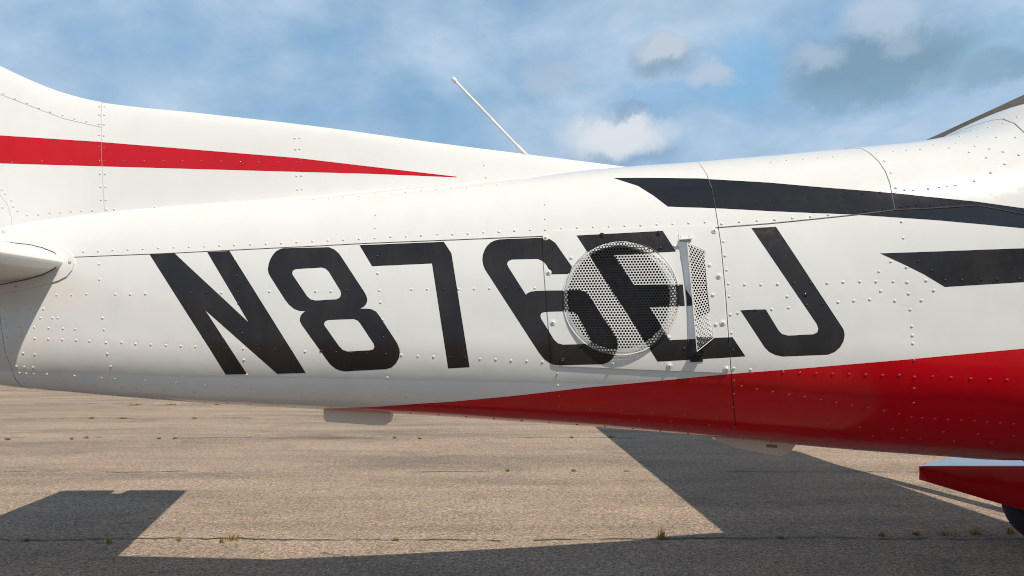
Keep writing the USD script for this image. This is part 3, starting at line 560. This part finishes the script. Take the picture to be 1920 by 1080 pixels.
tor = trimesh.creation.torus(RAD - 0.0004, 0.0016, 96, 8); tv = tor.vertices @ fr.T + d_c + dn * 0.0036
rim_px = to_px(tv[tor.faces].mean(1)); isb = shapely.contains_xy(BLACK_PX, rim_px[:, 0], rim_px[:, 1])
for m_, sel in ((WHITE, ~isb), (BLACK, isb)):
    for arc in trimesh.Trimesh(tv, tor.faces[sel], process=False).split(only_watertight=False):
        if len(arc.faces) > 30: put('dome_rim', arc, m_, skins['access_panel'], True)
# dark duct behind the screen
hc = at(1160, 559); HR = 100 / F * (hc[1] + CAM_D)
duct = lathe([(HR, -0.004), (HR, -0.12), (1e-5, -0.12)], 48); put('inlet_duct', placed((duct[0], duct[1][:, ::-1]), hc, dn), DARK, plane, 30)
# ---- perforated scoop in front of it
RT, RBm, KB, KT = (1288.5, 455), (1307, 659), (1338, 634), (1322.5, 470)
SH = 0.025
cor = [at(*RT, SH), at(*RBm, SH), at(*KB, 0.0045), at(*KT, 0.0045)]
def scoop_S(a, b, dep):
    a, b = np.asarray(a), np.asarray(b)
    L_ = cor[0][None] * (1 - b)[:, None] + cor[1][None] * b[:, None]; R_ = cor[3][None] * (1 - b)[:, None] + cor[2][None] * b[:, None]
    n = np.cross(cor[1] - cor[0], cor[3] - cor[0]); n /= np.linalg.norm(n); n = n if n[1] < 0 else -n
    return L_ * (1 - a)[:, None] + R_ * a[:, None] + n * dep
Wd, Ht = np.linalg.norm((cor[3] + cor[2] - cor[0] - cor[1]) / 2), np.linalg.norm(cor[1] - cor[0])
def flat_S(a, b, dep): return scoop_S(np.clip(np.asarray(a) / Wd, 0, 1), np.clip(np.asarray(b) / Ht, 0, 1), dep)
w_, b_ = perforated(flat_S, (lambda c: 0 <= c[0] <= Wd and 0 <= c[1] <= Ht, ((0, Wd), (0, Ht))), PITCH, PITCH * 0.385, 0.0012, lambda p: to_px(p)[1] > 632)
put('perforated_scoop', w_, WHITE, skins['access_panel'], False, 'upright scoop of white perforated metal beside the round screen')
if b_ is not None: put('painted_scoop_end', b_, BLACK, skins['access_panel'], False)
strip_px = Polygon([(1270.5, 451.5), RT, RBm, (1290.5, 668)])
pc = np.array([at(1270.5, 451.5, 0.0045), at(*RT, SH), at(*RBm, SH), at(1290.5, 668, 0.0045)]); p_n = np.cross(pc[1] - pc[0], pc[2] - pc[0]); p_n /= np.linalg.norm(p_n); p_n = p_n if p_n[1] < 0 else -p_n
def plate(poly_px):
    ms = []
    for g in getattr(poly_px, 'geoms', [poly_px]):
        if g.geom_type != 'Polygon' or g.area < 2: continue
        vv, ff = trimesh.creation.triangulate_polygon(g, engine='earcut'); ray = np.stack([(vv[:, 0] - 960) / F, np.ones(len(vv)), (660 - vv[:, 1]) / F], 1); eye = np.array([0, -CAM_D, CAM_H])
        top = eye + ray * (((pc[1] - eye) @ p_n) / (ray @ p_n))[:, None]; m = len(vv); rim = np.array(g.exterior.coords[:-1]); idx = [int(np.abs(vv - q).sum(1).argmin()) for q in rim]
        f2 = [t for a, b in zip(idx, idx[1:] + idx[:1]) for t in ((a, b, b + m), (a, b + m, a + m))]
        t = trimesh.Trimesh(np.vstack([top, top - p_n * 0.0012]), np.vstack([ff, ff[:, ::-1] + m, f2]), process=False); t.fix_normals(); ms.append(t)
    return cat_(ms)
put('scoop_plate', plate(strip_px.difference(BLACK_PX)), WHITE, skins['access_panel'], False, 'solid white plate along the left of the perforated scoop')
for g in strip_px.intersection(BLACK_PX).geoms:
    if g.geom_type == 'Polygon' and g.area > 2: put('painted_plate', plate(g), BLACK, skins['access_panel'], False)
def tube(pts, r, seg=8):
    ms = []
    for a, b in zip(pts[:-1], pts[1:]): ms.append(trimesh.creation.cylinder(r, segment=[a, b], sections=seg))
    return cat_(ms)
put('scoop_edge', tube(cor + [cor[0]], 0.0010), WHITE, skins['access_panel'], True)
sd = lathe([(0.03, -0.014), (0.03, -0.07), (1e-5, -0.07)], 24); sdv = sd[0] * [0.9, 3.4, 1.0]
sc_c = at(1312, 528); put('scoop_duct', placed((sdv, sd[1][:, ::-1]), sc_c, dn), DARK, plane, 30)
def bracket(px, m, lip):
    a = [at(*q, 0.0048) for q in px]; n = -frame(dn)[:, 2] * 0.0014
    v = np.array(a + [p + n for p in a]); f = np.array([(0, 1, 2), (0, 2, 3), (4, 6, 5), (4, 7, 6)] + [t for i in range(4) for t in ((i, i + 4, (i + 1) % 4), ((i + 1) % 4, i + 4, (i + 1) % 4 + 4))])
    lp = [at(*lip[0], 0.0048), at(*lip[1], 0.0048)]; out = [p + dn * 0.016 for p in lp]; e = np.array([0, 0, 0.0014])
    v2 = np.array(lp + out[::-1] + [p - e for p in lp] + [p - e for p in out[::-1]])
    return cat_([trimesh.Trimesh(v, f, process=False), trimesh.Trimesh(v2, f, process=False)])
br = put('bracket', bracket([(1272.5, 438), (1296, 436), (1297, 449), (1273, 451)], WHITE, [(1273, 451), (1297, 449)]), WHITE, skins['access_panel'], False, 'white top bracket of the scoop')
for px in ((1277, 443.5), (1292, 442.5)): put('rivet', placed(dome(0.0022, 0.0013), at(*px, 0.0048), dn), WHITE, br, True)
br = put('bracket', bracket([(1293, 666), (1318, 664), (1318, 678), (1294.5, 679)], BLACK, [(1293, 666), (1318, 664)]), BLACK, skins['access_panel'], False, 'black bottom bracket of the scoop')
for px in ((1298.5, 671.5), (1315, 670)): put('rivet', placed(dome(0.0022, 0.0013), at(*px, 0.0048), dn), BLACK, br, True)

# ---- stabilizers, elevators, root fairing
def foil(s):      # half thickness of a symmetric section, s = share of chord from the nose
    return 5 * (0.2969 * np.sqrt(s) - 0.126 * s - 0.3516 * s ** 2 + 0.2843 * s ** 3 - 0.1015 * s ** 4)
def loft(stations, s0=0.0, s1=1.0, ns=26, close=True):
    """stations: (leading edge point, chord, thickness ratio, droop); the section lies in x-z, nose towards +x."""
    s = s0 + (s1 - s0) * (1 - np.cos(np.linspace(0, math.pi, ns))) / 2
    ss = np.r_[s, s[::-1]]; sg = np.r_[np.ones(ns), -np.ones(ns)]
    rings = []
    for le, c, th, camb in stations:
        x = le[0] - ss * c; z = le[2] + sg * np.maximum(foil(ss), 0.002) * th * c + camb * c * (1 - (2 * ss - 0.8) ** 2 / 1.44) * 0.5
        rings.append(np.stack([x, np.full(2 * ns, le[1]), z], 1))
    v = np.vstack(rings); m = 2 * ns; f = []
    for k in range(len(stations) - 1):
        for i in range(m):
            a, b = k * m + i, k * m + (i + 1) % m; f += [(a, b, b + m), (a, b + m, a + m)]
    for k, flip in ((0, 0), (len(stations) - 1, 1)):
        for i in range(ns - 1):
            q = [k * m + i, k * m + i + 1, k * m + m - 2 - i, k * m + m - 1 - i]
            f += [(q[0], q[1], q[2]), (q[0], q[2], q[3])]
    t = trimesh.Trimesh(v, np.array(f), process=False); t.merge_vertices(); t.fix_normals(); return t
LE0 = at(116, 492); LEx, LEz = LE0[0], LE0[2]; y_r = LE0[1]
def stab_pt(t): return LEx + 0.01 - 0.26 * t, LEz + 0.01 * t
def stab_st(side, ts):
    out = []
    for t in ts:
        x, z = stab_pt(max(t, 0)); x += 0.26 * max(-t, 0)
        th = 0.118 if t < 1.52 else 0.118 * (1 - ((t - 1.52) / 0.13) ** 2 * 0.8)
        out.append(((x, side * (abs(y_r) + t), z), 1.02 - 0.12 * max(t, 0), th, 0.0))
    return out
for side in (-1, 1):
    s_ = put('stabilizer', loft(stab_st(side, (-0.12, 0.0, 0.6, 1.2, 1.50)), 0.0, 0.56), WHITE, plane, 35, 'starboard stabilizer rooted in the fairing at left' if side < 0 else 'port stabilizer behind the tail')
    put('stabilizer_tip', loft(stab_st(side, (1.502, 1.58, 1.62)), 0.0, 0.47), WHITE, s_, 35)
    put('elevator', loft(stab_st(side, (0.0, 0.6, 1.2, 1.50, 1.58, 1.62)), 0.585, 1.0), WHITE, s_, 35)
fair_out = Polygon(upoly([(-60, 561), (0, 551.4), (59, 540.7), (109.6, 526.7), (126, 518.5), (136.3, 506.7), (140.4, 494.8), (140, 483), (132, 472.6), (118.5, 463.7), (95, 458.5), (44, 452.6), (13, 451), (-60, 449)]))
fair_in = Polygon(upoly([(-60, 548), (0, 533.3), (59, 522), (89, 514), (109.6, 502), (114.8, 491.9), (106.7, 481.5), (89, 473.3), (63.7, 467.4), (19, 463), (-60, 457)]))
def fair_off(V):
    d = shapely.distance(fair_in, shapely.points(V)); return 0.0038 + 0.016 * np.exp(-d / 0.006)
v, f, n = sheet(fair_out.difference(fair_in.buffer(-0.004)), fus, lines(X0, X1, 0.003, 0.06, -1.5, -1.0), np.linspace(LO, HI, 420), fair_off, 0.005)
fairing = put_vn('stabilizer_fairing', v, f, n, WHITE, plane, 'white fairing round the root of the starboard stabilizer')
seal_px = [(-60, 548), (0, 533.3), (59, 522), (89, 514), (109.6, 502), (114.8, 491.9), (106.7, 481.5), (89, 473.3), (63.7, 467.4), (19, 463), (-60, 457)]
seal_px = [(x + (4.0 if x > 100 else 0), y + (4.2 if y > 495 else -4.2)) for x, y in seal_px]
sl = hit(dens(seal_px, 5)); sl_p, _ = fus(sl[:, 0], sl[:, 1] * RS, np.full(len(sl), 0.0170))
put('fairing_seal', tube(list(sl_p), 0.0012, 8), SOCKET, fairing, True)
for px in ((23.7, 457.8), (133.3, 492), (32.3, 539)):
    u, psi = hit([px])[0]; p, n = fus(np.array([u]), np.array([psi * RS]), fair_off(np.array([[u, psi * RS]])))
    screw(p[0], n[0], fairing, 0.0052, STEEL, STEEL)
u, psi = hit([(8.4, 434.4)])[0]; p, n = fus(np.array([u]), np.array([psi * RS]), np.array([0.0012])); screw(p[0], n[0], skins['fin_fairing_skin'], 0.0062)

# ---- wings, struts
for side in (1, -1):
    st = []
    for y in (0.30, 1.0, 2.0, 2.95, 4.2, 5.35, 5.47):
        ch = 1.66 if y < 3 else 1.66 - 0.22 * (y - 2.95); th = 0.12 if y < 5.4 else 0.05
        le_x = 3.47 - (0.22 * (y - 2.95) if y > 3 else 0); z = 1.958 + 0.030 * y
        st.append(((le_x, side * y, z), ch, th, 0.03))
    def washed(t):      # set at a small angle: the trailing edge lies lower
        t.vertices[:, 2] += (t.vertices[:, 0] - 3.47) * 0.085; return t
    wing = put('wing', washed(loft(st, 0.0, 0.70)), WHITE, plane, 35, 'port wing showing its underside above the cabin skin' if side > 0 else 'starboard wing')
    put('flap', washed(loft(st[:4], 0.715, 1.0)), FLAP_SHADE, wing, 35); put('aileron', washed(loft(st[3:6], 0.715, 1.0)), WHITE, wing, 35)
    a, b = np.array([3.30, side * 0.53, 0.74]), np.array([3.32, side * 2.75, 2.0])
    sec = trimesh.creation.cylinder(1.0, 1.0, sections=20); sv2 = sec.vertices * [0.055, 0.017, np.linalg.norm(b - a)]
    zz = (b - a) / np.linalg.norm(b - a); xx = np.array([1, 0, 0.0]) - zz * zz[0]; xx /= np.linalg.norm(xx)
    put('wing_strut', (sv2 @ np.stack([xx, np.cross(zz, xx), zz]) + (a + b) / 2, sec.faces), WHITE, plane, 40)
    # landing gear: leg, wheel fairing, tyre
    leg = []
    g0, g1 = np.array([2.50, side * 0.40, 0.66]), np.array([2.52, side * 1.18, 0.30])
    hull = trimesh.convex.convex_hull(np.vstack([g0 + d for d in np.array([(sx * .06, 0, sz * .014) for sx in (-1, 1) for sz in (-1, 1)])] + [g1 + d for d in np.array([(sx * .035, 0, sz * .012) for sx in (-1, 1) for sz in (-1, 1)])]))
    put('gear_leg', hull, WHITE, plane, False)
    near = CAM_D - 0  # keeps the side plane readable
    yc = side * 1.24
    # fairing outline from the side (x, z) and in plan
    xs2 = np.r_[1.868, 1.90, 2.0, 2.2, 2.4, 2.6, 2.85, 3.0, 3.08]
    ztop = np.full(len(xs2), 0.397); zlow = np.interp(xs2, [1.868, 2.2, 2.35, 2.55, 2.8, 3.0, 3.08], [0.335, 0.235, 0.185, 0.16, 0.17, 0.26, 0.33]); ztop[-2:] = [0.40, 0.37]
    yin = np.full(len(xs2), 0.165); yin[-2:] = [0.10, 0.03]; yout = np.interp(xs2, [1.868, 2.0, 2.2, 2.45, 2.85, 3.0, 3.08], [-0.155, -0.02, 0.12, 0.165, 0.165, 0.10, 0.03])
    rr = []
    for x, zt_, zl, ya, yb in zip(xs2, ztop, zlow, yin, yout):
        yA, yB = yc - side * ya, yc + side * yb
        ch = min(0.014, 0.2 * abs(yB - yA) + 1e-4); sg_ = 1 if yB > yA else -1
        rr.append([(x, yA + sg_ * ch, zt_), (x, yA + sg_ * ch * 0.3, zt_ - ch * 0.3), (x, yA, zt_ - ch), (x, yA + side * 0.004, zl + 0.03), (x, yA + side * 0.03 * (yb + ya) / 0.33, zl), (x, yB - side * 0.03 * (yb + ya) / 0.33, zl), (x, yB - side * 0.004, zl + 0.03), (x, yB, zt_ - ch), (x, yB - sg_ * ch * 0.3, zt_ - ch * 0.3), (x, yB - sg_ * ch, zt_)])
    rr = np.array(rr); m = rr.shape[1]; vv = rr.reshape(-1, 3); red_f, top_f = [], []
    for k in range(len(xs2) - 1):
        for i in range(m):
            a_, b_2 = k * m + i, k * m + (i + 1) % m; (top_f if i == m - 1 else red_f).extend([(a_, b_2, b_2 + m), (a_, b_2 + m, a_ + m)])
    red_f += [(0, i, i + 1) for i in range(1, m - 1)] + [((len(xs2) - 1) * m, (len(xs2) - 1) * m + i + 1, (len(xs2) - 1) * m + i) for i in range(1, m - 1)]
    wf = put('wheel_fairing', (vv, np.array(red_f)), RED, plane, 25, 'red wheel fairing with a white top'); put('fairing_top', (vv + [0, 0, 0.0], np.array(top_f)), WHITE, wf, 25)
    tyre = trimesh.creation.torus(0.145, 0.075, 48, 20); tv_ = tyre.vertices * [1, 1, 0.95]
    put('tyre', (np.stack([tv_[:, 0] + 2.59, tv_[:, 2] + yc, tv_[:, 1] + 0.218], 1), tyre.faces), RUBBER, plane, True)
    for px_, sg in (((1914, 934), 1),):
        pass

# ---- antennas
def on_centre(px, py, y=0.0): d = CAM_D + y; return np.array([(px - 960) / F * d, y, CAM_H + (660 - py) / F * d])
a, b = on_centre(851.5, 150), on_centre(992, 297)
an = put('whip_antenna', tube([a, a + (b - a) * 0.5, b], 0.0046, 14), WHITE, plane, True, 'slender white rod aerial raked back above the dorsal fin')
dirv = (a - b) / np.linalg.norm(a - b)
put('aerial_cap', trimesh.creation.cylinder(0.0072, segment=[a - dirv * 0.008, a + dirv * 0.006], sections=16), WHITE, an, 40)
put('aerial_base', trimesh.creation.cylinder(0.0066, segment=[b, b + dirv * 0.05], sections=16), WHITE, an, 40)
def belly_blade(prof_px, half, name, label, material):
    pts = np.array([on_centre(*q)[[0, 2]] for q in prof_px]); pg = Polygon(pts).buffer(-0.004).buffer(0.004)
    m = trimesh.creation.extrude_polygon(pg, half * 2, engine='earcut'); v = m.vertices
    v = np.stack([v[:, 0], v[:, 2] - half, v[:, 1]], 1); t = trimesh.Trimesh(v, m.faces); t.fix_normals()
    return put(name, t, material, plane, 30, label)
belly_blade([(612, 745), (612, 783), (616, 789), (700, 795), (724, 796), (732, 791), (734, 780), (734, 750)], 0.03, 'belly_antenna', 'low white box aerial under the tail cone', CREAM)
bl = belly_blade([(1338, 824), (1365, 834), (1400, 843), (1440, 850.5), (1458, 853), (1468, 851), (1478, 844), (1486, 833), (1490, 815), (1338, 800)], 0.02, 'belly_antenna', 'cream blade aerial with a small plate under the belly', CREAM)
pl = [on_centre(1437, 833, -0.0205), on_centre(1457.5, 834.5, -0.0205), on_centre(1457.5, 840, -0.0205), on_centre(1437, 838.5, -0.0205)]
put('data_plate', (np.array(pl + [p + [0, 0.002, 0] for p in pl]), np.array([(0, 2, 1), (0, 3, 2), (0, 1, 5), (0, 5, 4), (1, 2, 6), (1, 6, 5), (2, 3, 7), (2, 7, 6), (3, 0, 4), (3, 4, 7)])), PLATE, bl, False)

# ------------------------------------------------------------------ ground
def asphalt(name='asphalt', k=1.0):
    c = lambda *q: tuple(v * k for v in q)
    n = {'g': ('geometry', {}),
         'mp': ('mapping', {'scale': (0.30, 1.5, 1.0)}), 'big': ('noise_texture', {'scale': 1.0, 'detail': 7.0, 'roughness': 0.66, 'distortion': 0.3}),
         'rb': ('rgb_ramp', {'ramp': [(0.28, c(0.235, 0.186, 0.143)), (0.42, c(0.325, 0.249, 0.184)), (0.54, c(0.405, 0.307, 0.222)), (0.72, c(0.47, 0.37, 0.275))]}),
         'pt': ('noise_texture', {'scale': 1.7, 'detail': 5.0, 'roughness': 0.7, 'distortion': 0.8}), 'rp': ('rgb_ramp', {'ramp': [(0.30, (0.74, 0.76, 0.80)), (0.44, (0.97, 0.97, 0.97)), (0.60, (1.0, 1.0, 1.0)), (0.72, (1.14, 1.15, 1.17))]}),
         'mq': ('mix_color', {'blend_type': 'multiply', 'fac': 1.0, 'use_clamp': False}),
         'v': ('voronoi_texture', {'scale': 135.0, 'randomness': 1.0}), 'sc': ('separate_color', {}), 'rv': ('rgb_ramp', {'ramp': [(0.0, (0.40, 0.40, 0.43)), (0.35, (0.86, 0.84, 0.83)), (0.8, (1.1, 1.07, 1.03)), (1.0, (1.6, 1.56, 1.48))]}),
         'mv': ('mix_color', {'blend_type': 'multiply', 'fac': 1.0, 'use_clamp': False}),
         'f': ('noise_texture', {'scale': 42.0, 'detail': 7.0, 'roughness': 0.72}), 'rf': ('rgb_ramp', {'ramp': [(0.32, (0.52, 0.52, 0.53)), (0.5, (1.0, 1.0, 1.0)), (0.7, (1.22, 1.21, 1.19))]}),
         'mf': ('mix_color', {'blend_type': 'multiply', 'fac': 1.0, 'use_clamp': False}),
         'bp': ('bump', {'strength': 0.75, 'distance': 0.005}), 'add': ('math', {'math_type': 'multiply_add', 'value2': 0.6}),
         'p': ('principled_bsdf', {'roughness': 0.9, 'specular_ior_level': 0.25})}
    L = [('g.position', 'mp.vector'), ('mp.vector', 'big.vector'), ('big.fac', 'rb.fac'), ('g.position', 'pt.vector'), ('pt.fac', 'rp.fac'), ('rb.color', 'mq.a'), ('rp.color', 'mq.b'), ('g.position', 'v.vector'), ('v.color', 'sc.color'), ('sc.r', 'rv.fac'),
         ('mq.result', 'mv.a'), ('rv.color', 'mv.b'), ('g.position', 'f.vector'), ('f.fac', 'rf.fac'), ('mv.result', 'mf.a'), ('rf.color', 'mf.b'), ('mf.result', 'p.base_color'),
         ('sc.r', 'add.value1'), ('f.fac', 'add.value3'), ('add.value', 'bp.height'), ('bp.normal', 'p.normal')]
    return mat(name, n, L, 'p.BSDF')
ASPH = asphalt()
g = usdkit.mesh(stage, path_for('ground', None), (np.array([(-700, -700, 0), (700, -700, 0), (700, 700, 0), (-700, 700, 0.0)]), np.array([(0, 1, 2), (0, 2, 3)])), ASPH).GetPrim()
tag(g, 'old tan asphalt apron with coarse aggregate', None, None, 'structure')
g = usdkit.mesh(stage, path_for('added_dark_lane', None), (np.array([(-400, -60, 0.004), (400, -60, 0.004), (400, 0.38, 0.004), (-400, 0.38, 0.004)]), np.array([(0, 1, 2), (0, 2, 3)])), asphalt('added_lane_asphalt', 0.44)).GetPrim()  # unseen dark lane, added to keep bounced light off the belly
tag(g, 'added dark lane, unseen, that cuts bounced light on the near side of the airplane', None, None, 'structure')
CRK = plain('crack_dirt', (0.11, 0.088, 0.062), 0.95)
def crack(y, x0, x1, wmin, wmax, seed, drift=0.0, gaps=0.25):
    r = np.random.default_rng(seed); xs = np.arange(x0, x1, 0.02); P_ = np.stack([xs * 2.0, np.full(len(xs), seed * 3.7), np.zeros(len(xs))], 1)
    yc = y + drift * xs + 0.10 * (meshkit.fbm(P_, 3, seed) - 0.5) + 0.035 * (meshkit.fbm(P_ * 9, 3, seed + 5) - 0.5)
    wd = wmin + (wmax - wmin) * np.clip(meshkit.fbm(P_ * 6, 4, seed + 9) * 2.2 - 0.6, 0, 1); on = meshkit.noise(P_ * 0.9, seed + 2) > gaps
    V, Fc = [], []
    for i in range(len(xs) - 1):
        if not on[i]: continue
        k = len(V); V += [(xs[i], yc[i] - wd[i] / 2, 0.004), (xs[i + 1], yc[i + 1] - wd[i + 1] / 2, 0.004), (xs[i + 1], yc[i + 1] + wd[i + 1] / 2, 0.004), (xs[i], yc[i] + wd[i] / 2, 0.004)]
        Fc += [(k, k + 1, k + 2), (k, k + 2, k + 3)]
    return tag(usdkit.mesh(stage, path_for('ground_crack', None), (np.array(V), np.array(Fc)), CRK).GetPrim(), None, None, None, 'structure'), (xs, yc)
def gy(py): return F * CAM_H / (py - 660) - CAM_D
def gp(px, py): d = F * CAM_H / (py - 660); return np.array([(px - 960) / F * d, d - CAM_D, 0.0])
for i, (py, w0, w1) in enumerate([(1012, 0.003, 0.016), (885, 0.004, 0.016), (821, 0.006, 0.03), (784, 0.01, 0.04), (757, 0.01, 0.05)]):
    y = gy(py); sp = 3.5 + 1.2 * (y + 2); crack(y, -sp, sp, w0, w1, 11 + i, gaps=0.3 if i == 0 else 0.5)

# ------------------------------------------------------------------ weeds in the joints
GRASS = {'green': mat('grass_green', {'d': ('diffuse_bsdf', {'color': (0.20, 0.19, 0.04)}), 't': ('translucent_bsdf', {'color': (0.2, 0.2, 0.04)}), 'm': ('mix_closure', {'fac': 0.35})}, [('d.BSDF', 'm.closure1'), ('t.BSDF', 'm.closure2')], 'm.closure'),
         'straw': mat('grass_straw', {'d': ('diffuse_bsdf', {'color': (0.42, 0.27, 0.09)}), 't': ('translucent_bsdf', {'color': (0.36, 0.22, 0.07)}), 'm': ('mix_closure', {'fac': 0.3})}, [('d.BSDF', 'm.closure1'), ('t.BSDF', 'm.closure2')], 'm.closure')}
def tuft(px, py, w_px, h_px, kind, label, n=26):
    p = gp(px, py); s = (p[1] + CAM_D) / F; W_, H_ = w_px * s, h_px * s * 1.2; r = np.random.default_rng(int(px * 7 + py))
    t = thing('grass_tuft', label, 'weed', tuple(p), 'weeds growing in the pavement joints')
    def blades(k, hk):
        V, Fc = [], []
        for i in range(k):
            b0 = np.array([r.normal(0, W_ * 0.16), r.normal(0, W_ * 0.10), 0.0]); ang = r.uniform(0, 2 * math.pi); lean = r.uniform(0.1, 0.9)
            hh = H_ * r.uniform(0.4, 1.0) * hk; d = np.array([math.cos(ang), math.sin(ang), 0]) ; out = W_ * 0.45 * lean; sd = np.array([-d[1], d[0], 0]) * r.uniform(0.0009, 0.002) * max(1.0, s * 640)
            for q in range(3):
                u = q / 3.0; c0 = b0 + d * out * u ** 1.6 + [0, 0, hh * u * (1 - 0.25 * u * lean)]
                u = (q + 1) / 3.0; c1 = b0 + d * out * u ** 1.6 + [0, 0, hh * u * (1 - 0.25 * u * lean)]
                k0, k1 = 1 - q / 3.0, 1 - (q + 1) / 3.0 + 0.05; j = len(V); V += [c0 - sd * k0, c0 + sd * k0, c1 + sd * k1, c1 - sd * k1]; Fc += [(j, j + 1, j + 2), (j, j + 2, j + 3)]
        return np.array(V), np.array(Fc)
    a, b = ('green', 'straw') if kind == 'green' else ('straw', 'green')
    put('blades', blades(n, 1.0), GRASS[a], t, False, None, 'stuff'); put('dry_blades' if kind == 'green' else 'green_blades', blades(max(4, n // 3), 0.8), GRASS[b], t, False, None, 'stuff')
T = [(437, 1013, 26, 17, 'straw', 'largest straw coloured grass tuft in the sunlit joint at lower left'), (415, 1018, 14, 12, 'green', 'small green tuft touching the large straw tuft at lower left'), (335, 1014, 16, 10, 'straw', 'small dry tuft in the joint near the stabilizer shadow'),
     (203, 1019, 14, 13, 'straw', 'brown tuft inside the shadow of the stabilizer'), (50, 1015, 16, 8, 'green', 'low green tuft at the left edge in the stabilizer shadow'), (742, 1014, 20, 9, 'green', 'low tuft in the sunlit joint left of the fuselage shadow edge'),
     (1242, 1009, 22, 26, 'straw', 'tall straw tuft standing in the fuselage shadow below the round screen'), (1465, 1010, 22, 7, 'green', 'flat moss like tuft in the shaded joint below the letter J'), (1652, 1005, 20, 9, 'green', 'green tuft in the shaded joint at the middle of the right shadow'),
     (1718, 1003, 22, 9, 'green', 'tuft in the shaded joint left of the long dry clump'), (1775, 1003, 60, 11, 'straw', 'long dry clump in the shaded joint left of the tyre'), (1828, 1002, 34, 14, 'straw', 'bushy dry clump in the shaded joint just left of the tyre'), (1893, 1000, 20, 16, 'straw', 'dry tuft in the joint right below the tyre'),
     (952, 884, 14, 6, 'green', 'small tuft in the second joint below the red belly'), (1075, 884, 12, 5, 'green', 'small tuft in the second joint near the wing shadow'), (1175, 884, 18, 4, 'straw', 'flat tuft in the second joint right at the wing shadow edge'),
     (1072, 821, 14, 4, 'straw', 'tiny dry tuft in the third joint before the wing shadow'), (1147, 820, 12, 4, 'green', 'tiny tuft in the third joint inside the wing shadow'), (787, 823, 10, 4, 'straw', 'tiny tuft in the third joint right of the belly aerial'), (740, 822, 10, 4, 'green', 'tiny green tuft in the third joint below the belly aerial'),
     (135, 824, 10, 5, 'straw', 'tiny dry tuft in the third joint at far left'), (162, 822, 12, 5, 'straw', 'second tiny dry tuft in the third joint at left'), (14, 825, 14, 5, 'green', 'tiny green tuft at the left edge in the third joint'), (298, 823, 12, 4, 'straw', 'tiny dry tuft in the third joint below the letter N'), (328, 823, 12, 4, 'green', 'tiny green tuft in the third joint below the letter N'),
     (230, 785, 18, 4, 'green', 'flat tuft in the fourth joint at left'), (172, 785, 14, 4, 'green', 'flat tuft in the fourth joint further left'), (365, 785, 12, 4, 'straw', 'flat tuft in the fourth joint right of the others'),
     (248, 760, 50, 5, 'straw', 'long dry clump in the farthest joint at left'), (320, 759, 30, 4, 'straw', 'dry clump in the farthest joint under the belly'), (408, 759, 16, 4, 'straw', 'dry tuft at the right end of the farthest joint')]
for a in T: tuft(*a)
